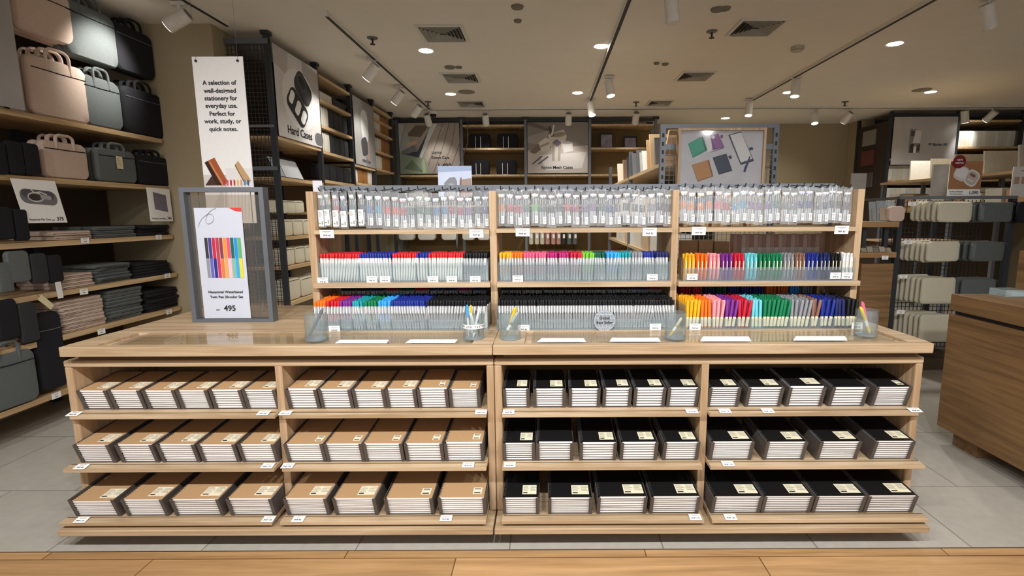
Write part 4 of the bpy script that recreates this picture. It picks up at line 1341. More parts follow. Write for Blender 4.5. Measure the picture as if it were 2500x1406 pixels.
folded(128, 228, 560, LZ[2] + .017, 2, 'pink', .028, 'third shelf')
folded(230, 336, 560, LZ[2] + .017, 3, 'grey', .026, 'third shelf')
folded(338, 414, 550, LZ[2] + .017, 3, 'black', .026, 'third shelf')
folded(150, 236, 690, LZ[3] + .017, 4, 'pink', .022, 'fourth shelf')
folded(238, 326, 680, LZ[3] + .017, 6, 'grey', .021, 'fourth shelf')
folded(328, 420, 665, LZ[3] + .017, 5, 'black', .021, 'fourth shelf')
folded(152, 264, 790, LZ[4] + .017, 9, 'pink', .0225, 'fifth shelf')
folded(266, 356, 770, LZ[4] + .017, 9, 'grey', .024, 'fifth shelf')
folded(358, 440, 745, LZ[4] + .017, 7, 'black', .023, 'fifth shelf')
for px, py, w in ((208, 587, 'third shelf edge, nearer end'), (388, 579, 'third shelf edge, pillar end'), (205, 712, 'fourth shelf edge, nearer end'), (409, 673, 'fourth shelf edge, pillar end'), (248, 809, 'fifth shelf edge, nearer end'), (413, 761, 'fifth shelf edge, pillar end'), (138, 965, 'lowest shelf edge of the bags')):
    p = onX(px, py, XL + .003)
    price_tag(p, (0, 1, 0), (0, 0, 1), .058, .036, 'PHP', 'small white price tag on the ' + w)
for px, py, a, c, w in ((113, 738, .75, 'dccfa6', 'slanted cream hang tag among the dark pouches'), (145, 708, .05, 'e4e2dc', 'upright white hang tag beside the fourth shelf edge')):
    p = onX(px, py, -2.955)
    ca, sa = math.cos(a), math.sin(a)
    t = T('hang_tag', w, 'hang tag', p, 'hang tags on the dark pouches')
    MB().obox(p + Vector((0, -.018 * ca - .05 * sa, .05 * ca - .018 * sa)) , (0, .10 * sa, -.10 * ca), (0, .036 * ca, .036 * sa), (-.0012, 0, 0)).build('card', mat('hang_' + c, c, .7), t)
    MB().tube([p + Vector((0, -.05 * sa, .05 * ca)), p + Vector((-.03, -.07 * sa, .05 * ca + .05))], .0008, 4).build('string', DARK, t)
for (tl, tr_, br_, bl), nm, price, kind_ in ((((25, 435), (122, 437), (165, 543), (62, 545)), 'Parachute Pen Case', '375', 0), (((357, 457), (414, 458), (423, 540), (368, 540)), 'Parachute Clutch Bag', '745', 1)):
    O, B, C_, = onX(*bl, XL + .02), onX(*br_, XL + .02), onX(*tl, XL + .02)
    t = T('price_card', 'hanging white card priced %s with a %s picture under the second shelf' % (price, ('grey pen case', 'grey flat pouch')[kind_]), 'price card', O)
    if kind_ == 0:
        sh = [('77757a', rr(.5, .60, .84, .34, -4, .45)), ('55545a', rr(.5, .66, .74, .2, -4, .5)), ('3f3438', ell(.40, .60, .14, .08)), ('cfcac8', line(ell(.42, .6, .17, .1) + [ell(.42, .6, .17, .1)[0]], .03)), ('dcd8d6', line([(.36, .78), (.42, .70), (.56, .72), (.7, .66)], .03)), ('a9a6a8', rr(.66, .60, .26, .1, -6, .5))]
    else:
        sh = [('7b7685', [(.25, .36), (.82, .28), (.80, .80), (.24, .88)]), ('645f70', line([(.25, .80), (.8, .72)], .02))]
    sheet(t, O, B - O, C_ - O, .002, PAPER, sh, [(nm, .36, .08, .062, INKM, 'CENTER'), ('PHP', .66, .06, .04, INKM, 'CENTER'), (price, .84, .09, .12, INKM, 'CENTER')], part='card')
O, B, C_ = onX(-60, 300, -2.97), onX(62, 270, -2.97), onX(-60, -60, -2.97)
t = T('fabric_banner', 'plain grey printed banner at the edge beside the pink briefcases', 'banner', (O.x, O.y, LZ[0] + .02))
sheet(t, Vector((O.x, O.y, LZ[0] + .02)), (0, B.y - O.y, 0), (0, 0, .78), .004, mat('banner_grey', 'a8a6a6', .8, vary=.12, scale=3))

# ---------------------------------------------------------------- wall rack with banners, along the far side wall
XR = -2.2
PY = [onX(px, py, XR).y for px, py in ((655, 75), (773, 160), (855, 222), (910, 262), (957, 296))]
t = T('banner_rack', 'black steel wall rack with oak shelves and case banners past the pillar', 'shelving', (-2.42, 4.3, 0))
for i, y in enumerate(PY):
    for x in (XR - .04, XR - .44):
        p_ = MB().box((x, y - .02, 0), (x + .04, y + .02, CEIL - .03)).build('post', BLACKSTEEL, t)
        MB().box((x - .012, y - .032, CEIL - .03), (x + .052, y + .032, CEIL - .004)).build('top_plate', BLACKSTEEL, p_)
RS = {0: ((730, 350), (725, 441), (700, 582), (705, 655), (725, 738)), 1: ((812, 205), (818, 262), (822, 322), (825, 381), (825, 447), (800, 520)), 2: ((888, 408), (885, 450)), 3: ((930, 272), (933, 300), (936, 330), (937, 375), (940, 418))}
RZ = {}
for b, lst in RS.items():
    RZ[b] = [onX(px, py, XR).z for px, py in lst]
    for z in RZ[b]:
        MB().box((XR - .43, PY[b] + .022, z - .014), (XR, PY[b + 1] - .022, z + .014)).build('shelf', PLY, t)
MB().box((XR - .46, PY[0], .1), (XR - .45, PY[4], 2.66)).build('back_panel', mat('rack_backing', '5a4a34', .8), t)
g = MB()
ya = PY[0] - .01
for k in range(15):
    x = -2.62 + .42 * k / 14
    g.box((x - .002, ya - .002, .1), (x + .002, ya + .002, 2.66))
for k in range(80):
    z = .1 + 2.56 * k / 79
    g.box((-2.62, ya - .004, z - .002), (-2.2, ya - .002, z + .002))
g.build('wire_mesh', BLACKSTEEL, t)
fr = MB().box((-2.64, ya - .012, 2.64), (-2.2, ya + .012, 2.68)).box((-2.64, ya - .012, .08), (-2.2, ya + .012, .11)).box((-2.64, ya - .012, .1), (-2.61, ya + .012, 2.66)).box((-2.62, ya - .012, 1.66), (-2.2, ya + .012, 1.69)).box((-2.62, ya - .012, 2.0), (-2.2, ya + .012, 2.02))
fr.build('mesh_frame', STEEL, t)


def banner_side(y0, y1, z0, z1, name_label, shapes, texts, base):
    O = Vector((XR + .012, y0, z0))
    t = T('fabric_banner', name_label, 'banner', O, 'case banners')
    sheet(t, O, (0, y1 - y0, 0), (0, 0, z1 - z0), .004, base, shapes, texts, part='cloth')


BAN = mat('banner_cloth', 'cfcbc8', .85, vary=.04, scale=5)
cs = 'banner_case'
case_shapes = [('b9b0ac', [(0, .8), (.25, .72), (.3, 1), (0, 1)]), ('a9a29e', [(.62, .78), (1, .62), (1, .95), (.6, 1)]), ('dedad8', ell(.5, .5, .38, .36)), ('2e2d30', rr(.60, .66, .40, .30, -38, .35)), ('48474b', ell(.57, .73, .12, .085, -38)), ('48474b', ell(.66, .60, .12, .085, -38)),
               ('1f1f22', ell(.57, .73, .09, .06, -38)), ('2b2a2d', rr(.44, .40, .46, .30, -38, .3)), ('f2f2f0', rr(.32, .50, .09, .17, -30, .4)), ('f2f2f0', rr(.45, .40, .10, .19, -32, .4)), ('f2f2f0', rr(.57, .31, .10, .18, -32, .4)), ('6b6b6e', rr(.93, .10, .22, .16, 0, .5))]
banner_side(PY[0] + .025, PY[1] - .025, RZ[0][0] + .016, 2.66, 'pale banner showing an open black hard case on the wall rack', case_shapes, [('Hard Cases', .46, .10, .135, INKM, 'CENTER')], BAN)
banner_side(PY[2] + .025, PY[3] - .025, RZ[2][0] + .016, 2.64, 'narrow grey banner with a white case picture on the wall rack', [('8f8d8b', [(.5, 0), (1, 0), (1, 1), (.4, 1)]), ('d9d8d6', rr(.5, .62, .34, .5, 4, .45)), ('4a4a4c', rr(.45, .30, .30, .28, 15, .3)), ('b98f86', line([(.62, .06), (.66, .42)], .05))], [('ration Case', .5, .08, .08, INKM, 'CENTER')], mat('banner_grey2', 'a5a3a1', .85, vary=.1, scale=6))


def on_rack(b, si, spec, w0=.02, name='hard_case', gap=.004, d=.12, h=.19, grp='cases on the wall rack', where=''):
    """row of upright cases on shelf si of bay b; spec: colour letters"""
    z = RZ[b][si] + .0145
    y0, y1 = PY[b] + .03 + w0, PY[b + 1] - .03
    n = len(spec)
    step = (y1 - y0) / n
    for k, c in enumerate(spec):
        c = {'w': 'white', 'd': 'dark', 'k': 'black', 'b': 'brown', 'g': 'beige'}[c]
        hh = h * random.uniform(.93, 1.04)
        spawn(name, case_parts(round(step - gap, 3), hh, d, c), (XR - .10, y0 + step * (k + .5), z), '%s %s case from the near end, %s' % (nth(k + 1), {'dark': 'charcoal', 'white': 'white', 'black': 'black', 'brown': 'tan', 'beige': 'beige'}[c], where), 'case', grp, (0, 0, math.pi / 2))


def case_parts(w, h, d, c):
    k = ('case', w, round(h, 2), d, c)
    if k not in MCACHE:
        MCACHE[k] = [('shell', MB().pillow(w, h, d, min(w, h) * .2, .35).mesh('shell', CLOTH[c], smooth=True)), ('zip', MB().tube([(-w * .4, -d * .51, h * .9), (w * .4, -d * .51, h * .9)], .002, 4).mesh('zip', CLOTH['dark' if c != 'dark' else 'black']))]
    return MCACHE[k]


on_rack(1, 2, 'wwdddd', h=.20, where='third shelf past the hard case banner')
on_rack(1, 3, 'wwdddd', h=.20, where='fourth shelf past the hard case banner')
on_rack(1, 4, 'kkkk', h=.17, where='fifth shelf past the hard case banner')
on_rack(1, 1, 'wd', h=.10, where='second shelf past the hard case banner')
on_rack(3, 1, 'wb', h=.10, where='top shelf in the corner bay')
on_rack(3, 2, 'wwbb', h=.17, where='upper shelf in the corner bay')
on_rack(3, 3, 'wwbb', h=.20, where='middle shelf in the corner bay')
on_rack(3, 4, 'wwbb', h=.20, where='lower shelf in the corner bay')
on_rack(2, 1, 'wbbw', h=.18, where='shelf below the narrow banner')
on_rack(0, 3, 'gggg', h=.16, where='fourth shelf under hard case banner')
on_rack(0, 2, 'gggg', h=.14, where='third shelf under hard case banner')
on_rack(0, 4, 'ggg', h=.19, where='lowest shelf under hard case banner')
z = RZ[0][1] + .0145
for k, (a, b, w) in enumerate(((686, 712, 'with a pale photo print, nearer of two'), (708, 755, 'holding blister packs, farther of two'))):
    y0, y1 = onX(a, 420, XR - .05).y, onX(b, 420, XR - .05).y
    t = T('sample_frame', 'dark sample frame leaning on the rack shelf ' + w, 'frame', (XR - .1, (y0 + y1) / 2, z))
    w_, h_ = (y1 - y0), .20
    MB().obox((XR - .10, y0, z), (0, w_, 0), (-.09, 0, h_), (-.012, 0, -.006)).build('frame', DARK, t)
    MB().obox((XR - .098, y0 + .02, z + .02), (0, w_ - .04, 0), (-.07, 0, h_ * .8), (-.002, 0, -.001)).build('sample_print', col(('9aa4aa', 'b9bcc0')[k]), t)
for k in range(3):
    p = onX(690 + 22 * k, 512, XR - .03)
    spawn('rolled_pouch', case_parts(.17, .11, .1, 'beige'), (XR - .08, p.y, p.z - .03), '%s loose beige pouch hanging on the rack below the frames' % nth(k + 1), 'pouch', 'loose beige pouches', (0, random.uniform(-.2, .2), math.pi / 2))

# ---------------------------------------------------------------- rack along the back wall
YBK = 7.9
bx = [onY(px, 350, YBK).x for px in (970, 1127, 1283, 1440, 1600)]
ZB = [onY(1283, py, YBK).z for py in (306, 363, 428)]
t = T('back_rack', 'black steel rack with oak shelves and two banners along the back wall', 'shelving', ((bx[0] + bx[4]) / 2, YBK, 0))
for x in bx:
    for y in (YBK, YBK + .45):
        p_ = MB().box((x - .02, y, 0), (x + .02, y + .04, CEIL - .04)).build('post', STEEL, t)
        MB().box((x - .045, y - .012, CEIL - .04), (x + .045, y + .052, CEIL - .01)).build('top_plate', BLACKSTEEL, p_)
MB().box((bx[0], YBK + .42, .1), (bx[4], YBK + .43, 2.62)).build('back_panel', mat('oak_backing', '80683f', .8), t)
MB().box((bx[0] + .022, YBK + .005, ZB[0] + .06), (bx[4] - .022, YBK + .03, ZB[0] + .10)).build('top_beam', BLACKSTEEL, t)
for i in range(4):
    for k, z in enumerate(ZB + [1.42, 1.08, .7, .3]):
        if k < 2 and i in (0, 2):
            continue
        MB().box((bx[i] + .022, YBK + .002, z - .014), (bx[i + 1] - .022, YBK + .415, z + .014)).build('shelf', PLY, t)


def banner_back(i, label, shapes, texts, base):
    O = Vector((bx[i] + .03, YBK - .012, ZB[2] + .03))
    t = T('fabric_banner', label, 'banner', O, 'back rack banners')
    sheet(t, O, (bx[i + 1] - bx[i] - .06, 0, 0), (0, 0, ZB[0] + .04 - O.z), .004, base, shapes, texts, part='cloth')


wd = '8d8177'
lap = [('9b8f84', [(.35, 0), (1, 0), (1, 1), (.5, 1), (.75, .9)])] + [('6f655c', line([(.42 + .13 * k, 0), (.62 + .13 * k, .62 + .0 * k), (.74 + .10 * k, 1)], .012)) for k in range(5)] + [
    ('a59a8c', [(.0, .62), (.35, .98), (.62, .98), (.40, .62), (.2, .55)]), ('6c5f50', [(.12, .75), (.28, .95), (.5, .95), (.36, .72)]), ('b9bdb8', [(0, .5), (.10, .98), (.0, .98)]), ('a9b0a6', [(0, .45), (.12, .92), (.2, .55), (.10, .42)]), ('8f9a86', [(0, 0), (.5, 0), (.42, .32), (.0, .42)]), ('6d7a60', [(.06, .1), (.40, .02), (.20, .28)]),
    ('c7cdca', [(.36, .30), (.55, .78), (.64, .98), (.55, .98), (.44, .70), (.30, .40)]), ('43434a', [(.02, .40), (.30, .44), (.50, .86), (.42, .62), (.32, .32)]), ('7b7b7e', [(.02, .44), (.26, .58), (.30, .46), (.10, .38)]), ('d2a88c', [(.13, .60), (.30, .66), (.28, .58), (.14, .54)]), ('a8b890', [(.40, .30), (.44, .02), (.38, 0), (.36, .2)])]
banner_back(0, 'laptop sleeve banner with wooden deck picture at the back', lap, [('Laptop', .53, .42, .075, INKM, 'LEFT'), ('Sleeve Case', .53, .32, .075, INKM, 'LEFT'), ('1,490', .62, .15, .13, INKM, 'LEFT')], mat('deck_print', 'a89d90', .85, vary=.1, scale=8))
nyl = [('857c76', [(0, .45), (1, .55), (1, 1), (0, 1)]), ('6b615b', [(0, .95), (.42, .80), (.4, .86), (.1, 1), (0, 1)]), ('9a918b', [(0, .72), (.35, .84), (.3, .55), (0, .6)]), ('bdb4ac', [(0, .42), (.34, .5), (1, .42), (1, 0), (0, 0)]), ('d9d4cf', [(.2, .36), (.98, .42), (.9, .1), (.3, .05)]),
       ('7a6a60', [(.03, .42), (.22, .62), (.28, .52), (.12, .38)]), ('d3cabf', [(.18, .60), (.30, .70), (.40, .66), (.36, .46), (.24, .42)]), ('a3988c', line([(.2, .52), (.36, .60)], .04)), ('c9bfb2', [(.34, .76), (.60, .86), (.65, .72), (.58, .48), (.40, .44)]), ('8f8470', ell(.52, .76, .11, .05, 12)), ('4e4a48', line([(.42, .72), (.36, .92)], .05)), ('d8d2cb', line([(.40, .74), (.44, .95)], .025)),
       ('b4a79a', [(.40, .24), (.54, .24), (.56, .60), (.41, .60)]), ('d6d0ca', [(.45, .24), (.50, .24), (.51, .52), (.45, .52)]), ('7d7488', rr(.49, .60, .10, .12, 45, .2)), ('d9d5d1', [(.57, .58), (.74, .60), (.76, .44), (.60, .40)]), ('aaa39d', ell(.655, .60, .085, .03)), ('5f5866', line([(.08, .18), (.24, .34)], .025)), ('5f5866', line([(.18, .18), (.34, .33)], .025))]
banner_back(2, 'nylon mesh cases banner with pale pouches picture at the back', nyl, [('Nylon Mesh Cases', .49, .11, .085, INKM, 'CENTER')], mat('pale_print', 'b5aca4', .85, vary=.05, scale=8))


def back_item(px0, px1, pt, pb, c, name, label, grp=None, d=.1, legs=True, Y=YBK + .12, zbase=None):
    x0, x1 = onY(px0, pb, Y).x, onY(px1, pb, Y).x
    h = onY(px0, pt, Y).z - onY(px0, pb, Y).z
    z = zbase if zbase is not None else onY((px0 + px1) / 2, pb, Y).z
    w = x1 - x0
    o = spawn(name, case_parts(round(w, 2), h, d, c), ((x0 + x1) / 2, Y, z), label, 'case', grp)
    if legs:
        s_ = T('wire_easel', 'small wire easel holding the ' + label.replace('standing ', ''), 'display easel', ((x0 + x1) / 2, Y - d / 2 - .03, z), 'wire easels')
        for q in (-.18, .06):
            MB().tube([((x0 + x1) / 2 + w * q, Y - d / 2 - .004, z + .003), ((x0 + x1) / 2 + w * q, Y - d / 2 - .05, z + .003), ((x0 + x1) / 2 + w * q, Y - d / 2 - .05, z + .17)], .004, 5).build('prong', WHITE, s_)
        MB().tube([((x0 + x1) / 2 - w * .18, Y - d / 2 - .02, z + .003), ((x0 + x1) / 2 + w * .06, Y - d / 2 - .02, z + .003)], .004, 5).build('base_bar', WHITE, s_)
    return o


g = 'black laptop sleeves on the back rack'
back_item(1147, 1198, 325, 362, 'black', 'laptop_sleeve', 'black laptop sleeve standing on upper back shelf, nearer the deck banner', g, zbase=ZB[1] + .0145)
back_item(1214, 1265, 325, 362, 'black', 'laptop_sleeve', 'black laptop sleeve standing on upper back shelf, nearer the mesh banner', g, zbase=ZB[1] + .0145)
back_item(1150, 1196, 390, 426, 'black', 'laptop_sleeve', 'black laptop sleeve standing on lower back shelf, nearer the deck banner', g, zbase=ZB[2] + .0145)
back_item(1212, 1263, 388, 426, 'black', 'laptop_sleeve', 'black laptop sleeve standing on lower back shelf, nearer the mesh banner', g, zbase=ZB[2] + .0145)
back_item(1157, 1196, 437, 472, 'dark', 'laptop_sleeve', 'charcoal sleeve behind the hanging refill packs, nearer the photo card', g, legs=False, zbase=1.435)
back_item(1219, 1270, 435, 472, 'dark', 'laptop_sleeve', 'charcoal sleeve behind the hanging refill packs, nearer the mesh banner', g, legs=False, zbase=1.435)
back_item(999, 1046, 437, 472, 'white', 'laptop_sleeve', 'off-white case with curved flap behind the refill packs', None, legs=False, zbase=1.435)
back_item(1372, 1420, 441, 472, 'dark', 'laptop_sleeve', 'dark case with white label behind the middle refill packs', None, legs=False, zbase=1.435)
for k, (a, b, pt, w) in enumerate(((1464, 1497, 326, 'standing nearer the mesh banner'), (1522, 1555, 334, 'standing nearer the wire gondola'))):
    x0, x1 = onY(a, 362, YBK + .15).x, onY(b, 362, YBK + .15).x
    h = onY(a, pt, YBK + .15).z - ZB[1]
    t = T('sample_frame', 'grey framed pouch sample on the back shelf ' + w, 'frame', ((x0 + x1) / 2, YBK + .15, ZB[1] + .0145), 'framed pouch samples')
    MB().obox((x0, YBK + .12, ZB[1] + .0145), (x1 - x0, 0, 0), (0, .02, .002), (0, .05, h)).build('frame', DARK, t)
    MB().obox((x0 + .02, YBK + .1215, ZB[1] + .035), (x1 - x0 - .04, 0, 0), (0, -.003, 0), (0, .04, h - .05)).build('sample_print', mat('sample_pic', '8d8793', .5, vary=.25, scale=14), t)
# pouches and bottle holders hung below, seen through the gap under the top pen shelf
for k, (a, b, c) in enumerate(((975, 1014, 'white'), (1022, 1065, 'white'), (1079, 1118, 'white'), (1130, 1160, 'white'), (1168, 1196, 'white'))):
    back_item(a, b, 545, 586, c, 'zip_pouch', '%s white zip pouch hung low on the back rack, seen under the pen shelf' % nth(k + 1), 'white zip pouches on the back rack', d=.14, legs=False, Y=YBK - .10)
for k, (px, c) in enumerate(((1297, 'beige'), (1311, 'beige'), (1324, 'beige'), (1337, 'rose'), (1351, 'rose'), (1364, 'rose'), (1376, 'dark'), (1390, 'grey'), (1404, 'grey'))):
    p = onY(px, 597, YBK - .037)
    t = T('bottle_pouch', '%s slim pouch from the deck banner side, %s one under the middle pen shelf' % (nth(k + 1), {'beige': 'beige', 'rose': 'rose', 'dark': 'charcoal', 'grey': 'grey'}[c]), 'pouch', p, 'slim hanging pouches')
    MB().lathe([(.02, 0), (.035, .01), (.036, .2), (.02, .215)], p, 10).build('body', CLOTH[c], t, smooth=True)
    MB().box(p + Vector((-.012, -.042, .10)), p + Vector((.02, -.040, .16))).build('paper_tag', PAPER, t)
    MB().tube([p + Vector((0, 0, .215)), p + Vector((0, 0, .25)), p + Vector((0, .045, .262))], .004, 5).build('loop', CLOTH['dark'], t)

# ---------------------------------------------------------------- mesh-ended gondola with the framed picture
GX0, GX1, GY0, GY1 = .885, 1.80, 4.05, 7.3
GT = onY(1612, 313, GY0).z
t = T('wire_gondola', 'grey slotted-steel gondola with wire mesh end and leaning files', 'gondola', ((GX0 + GX1) / 2, GY0, 0))
for x in (GX0, GX1 - .04):
    for y in (GY0, 5.55, GY1):
        if y != GY0 or True:
            MB().box((x, y, 0), (x + .04, y + .04, GT)).build('slotted_post', STEEL, t)
for k in range(2):
    x = (GX0 + .012, GX1 - .028)[k]
    m = MB()
    for j in range(26):
        m.box((x, GY0 - .0012, .3 + .063 * j), (x + .016, GY0 - .0002, .33 + .063 * j))
    m.build('post_slots', DARK, t)
MB().box((GX0, GY0 + .002, GT), (GX1, GY0 + .04, GT + .03)).box((GX0 + .04, GY0 + .005, GT - .16), (GX1 - .04, GY0 + .03, GT - .12)).build('top_beam', STEEL, t)
m = MB()
for k in range(24):
    x = GX0 + .04 + (GX1 - GX0 - .08) * k / 23
    m.box((x - .002, GY0 + .012, .15), (x + .002, GY0 + .016, GT - .12))
for k in range(44):
    z = .15 + (GT - .27) * k / 43
    m.box((GX0 + .04, GY0 + .008, z - .002), (GX1 - .04, GY0 + .012, z + .002))
m.build('wire_mesh', STEEL, t)
GZ = [onX(1560, 425, GX0).z, 1.28, .95, .55, .2]
for z in GZ:
    MB().box((GX0 + .001, GY0 + .05, z - .014), (GX1 - .001, GY1 - .005, z + .014)).build('shelf', PLY, t)
MB().box(((GX0 + GX1) / 2 - .01, GY0 + .05, .2), ((GX0 + GX1) / 2 + .01, GY1, GZ[0] - .02)).build('centre_panel', mat('gondola_core', '5a4b38', .8), t)
gz = GZ[0] + .0145
for k, (y, c, h, th, tl, w) in enumerate(((4.30, '7c8084', .24, .04, .08, 'grey file second from the wire mesh end'), (4.47, 'd2b185', .30, .03, .12, 'wide tan board third from the wire mesh end'), (4.62, 'c2a078', .27, .03, .10, 'tan board fourth from the wire mesh end'), (4.85, 'd8d4cc', .20, .015, .09, 'thin white file fifth from the wire mesh end'), (4.98, 'a9a8a4', .20, .015, .08, 'thin grey file sixth from the wire mesh end'),
                                       (5.15, '5f6166', .24, .04, .07, 'charcoal file seventh from the wire mesh end'), (5.40, '77797c', .24, .04, .07, 'grey file eighth from the wire mesh end'), (5.75, '3c3d40', .24, .05, .07, 'dark file ninth from the wire mesh end'), (6.05, 'b99b86', .24, .04, .08, 'pinkish file tenth from the wire mesh end'), (6.5, 'e0d6c2', .24, .05, .09, 'cream file farthest from the wire mesh end'))):
    tag(MB().obox((GX0 + .02, y, gz), (.26, 0, 0), (0, th, 0), (0, tl, h)).build('file_folder', col(c)), w + ', leaning on the gondola shelf', 'file', 'files leaning on the gondola')
tag(MB().obox((GX0 + .34, GY0 + .12, gz), (.24, 0, 0), (0, .05, 0), (.06, .02, .27)).build('file_folder', col('c9a373')), 'kraft file leaning behind the wire mesh beside the framed picture', 'file', 'files leaning on the gondola')
tag(MB().obox((GX0 + .06, GY0 + .16, gz), (.20, 0, 0), (0, .05, 0), (.05, .02, .28)).build('file_folder', col('d6b48c')), 'pale kraft file behind the mesh, beside the slotted post', 'file', 'files leaning on the gondola')
for k in range(7):
    y = 4.15 + .36 * k
    tag(MB().box((GX0 + .015, y, 1.2945), (GX0 + .3, y + .30, 1.295 + .12 + .02 * (k % 3))).build('paper_carton', col(('cdbfae', 'c9b79d', 'd9d2c6')[k % 3])), '%s pale carton from the mesh end on the gondola second shelf' % nth(k + 1), 'carton', 'cartons on the gondola')
    tag(MB().box((GX0 + .015, y, .9645), (GX0 + .3, y + .27, .965 + .16 + .015 * (k % 2))).build('paper_carton', col(('d9d4ca', 'c4ab8a', 'd6cbb8')[k % 3])), '%s carton from the mesh end on the gondola third shelf' % nth(k + 1), 'carton', 'cartons on the gondola')

YP = 3.96
c0, c1 = onY(1653, 470, YP), onY(1864, 470, YP)
pz1 = onY(1760, 312, YP).z
t = T('framed_picture', 'oak framed picture of coloured leather cases on the wire gondola', 'picture', ((c0.x + c1.x) / 2, YP, c0.z))
w_, h_ = c1.x - c0.x, pz1 - c0.z
bw = .018
m = MB().box((c0.x, YP, c0.z), (c0.x + bw, YP + .07, pz1)).box((c1.x - bw, YP, c0.z), (c1.x, YP + .07, pz1)).box((c0.x + bw, YP, pz1 - bw), (c1.x - bw, YP + .07, pz1)).box((c0.x + bw, YP, c0.z), (c1.x - bw, YP + .07, c0.z + bw))
m.build('frame', OAK_Z, t)


def uv(px, py):
    """picture position of a detail read off the photo"""
    q = onY(px, py, YP + .02)
    return ((q.x - c0.x - bw) / (w_ - 2 * bw), (q.z - c0.z - bw) / (h_ - 2 * bw))


U = lambda *a: [uv(1580 + x * .216, 270 + y * .216) for x, y in a]
pic = [('b4b1b4', U((380, 215), (1310, 215), (1310, 250), (380, 262))), ('d9d8d8', U((650, 300), (715, 265), (780, 420), (620, 490))), ('2f8f74', U((460, 375), (605, 295), (665, 460), (515, 535))), ('3aa487', U((470, 372), (600, 305), (650, 440), (515, 515))), ('1f6a56', U((610, 300), (630, 290), (680, 445), (660, 460))), ('e6e4e2', U((660, 300), (720, 290), (775, 420), (690, 470))),
       ('7f4a86', U((715, 283), (803, 258), (872, 410), (740, 450))), ('95609c', U((720, 285), (800, 264), (860, 400), (775, 425))), ('e9e7ea', [uv(1580 + x * .216, 270 + y * .216) for x, y in ell(745, 300, 20, 20)]), ('6b3f72', U((826, 280), (852, 274), (858, 306), (832, 312))), ('5c2b45', U((722, 468), (868, 412), (868, 424), (722, 472))),
       ('2a2f42', U((918, 276), (1060, 236), (1208, 570), (1055, 614))), ('dcdbd8', U((936, 280), (1062, 246), (1188, 545), (1058, 588))), ('232c52', U((1148, 420), (1190, 410), (1200, 442), (1160, 454))), ('2b3160', U((1160, 505), (1168, 530), (1108, 700), (1086, 690), (1095, 650))),
       ('232838', U((738, 530), (895, 486), (962, 680), (810, 724))), ('30364a', U((750, 535), (890, 496), (945, 665), (812, 705))), ('232838', U((915, 515), (948, 505), (958, 540), (928, 550))), ('9a6a38', U((502, 612), (692, 556), (748, 744), (570, 804))), ('b98549', U((506, 612), (676, 562), (728, 738), (572, 790))), ('8a5a30', U((684, 560), (698, 556), (748, 744), (734, 742)))]
sheet(t, (c0.x + bw, YP + .02, c0.z + bw), (w_ - 2 * bw, 0, 0), (0, 0, h_ - 2 * bw), .01, mat('picture_ground', 'c9c8cb', .7, vary=.05, scale=9), pic, part='picture')
MB().box((c0.x + bw, YP + .008, c0.z + bw), (c1.x - bw, YP + .010, pz1 - bw)).build('glazing', clear('picture_glass', 'fafafa', .01, gloss=.6), t)

# ---------------------------------------------------------------- stock behind the third bay
for k in range(22):
    x = onY(1790, 604, 2.50).x + (onY(2010, 604, 2.50).x - onY(1790, 604, 2.50).x) * k / 22
    w = (onY(2010, 604, 2.50).x - onY(1790, 604, 2.50).x) / 22 - .0008
    t = T('paper_pad_pack', '%s slim brown paper pad from the left on the shelf behind the pens' % nth(k + 1), 'paper pad', (x, 2.50, MIDZ), 'slim brown paper pads')
    h = .20 - .001 * (k % 3)
    MB().box((x, 2.50, MIDZ + .0005), (x + w, 2.55, MIDZ + h)).build('spine', mat(('pad_brown', 'pad_brown2', 'pad_tan')[k % 3], ('c7a491', 'b8917f', 'd9c2aa')[k % 3], .7), t)
    if k not in (0, 1, 21):
        MB().box((x, 2.4985, MIDZ + .045), (x + w, 2.4998, MIDZ + .135)).build('label_band', col(('e6ded4', 'd6ccc2')[k % 2]), t)
for k, (a, b, pt, c, w) in enumerate(((1664, 1705, 588, 'b8946a', 'beside the upright'), (1706, 1742, 587, 'c09c70', 'second from the upright'), (1744, 1782, 590, 'b08c62', 'beside the brown paper pads'))):
    x0, x1 = onY(a, 610, 2.50).x, onY(b, 610, 2.50).x
    tag(MB().box((max(x0, .591), 2.50, MIDZ + .0005), (x1 - .004, 2.553, onY(a, pt, 2.50).z)).build('kraft_carton', mat('carton_' + c, c, .8)), 'brown carton behind the coloured pens, ' + w, 'carton', 'cartons behind the coloured pens')
for k, (a, b) in enumerate(((1666, 1692), (1708, 1728), (1736, 1772), (1784, 1812), (1822, 1848))):
    x0, x1 = onY(a, 548, 2.47).x, onY(b, 548, 2.47).x
    tag(MB().box((x0, 2.46, TOPZ + .0045), (x1, 2.53, TOPZ + .03)).build('small_carton', mat('carton_light', 'c6ab84', .8)), '%s low pale box behind the refill packs, bay below framed picture' % nth(k + 1), 'box', 'low boxes behind refill packs')
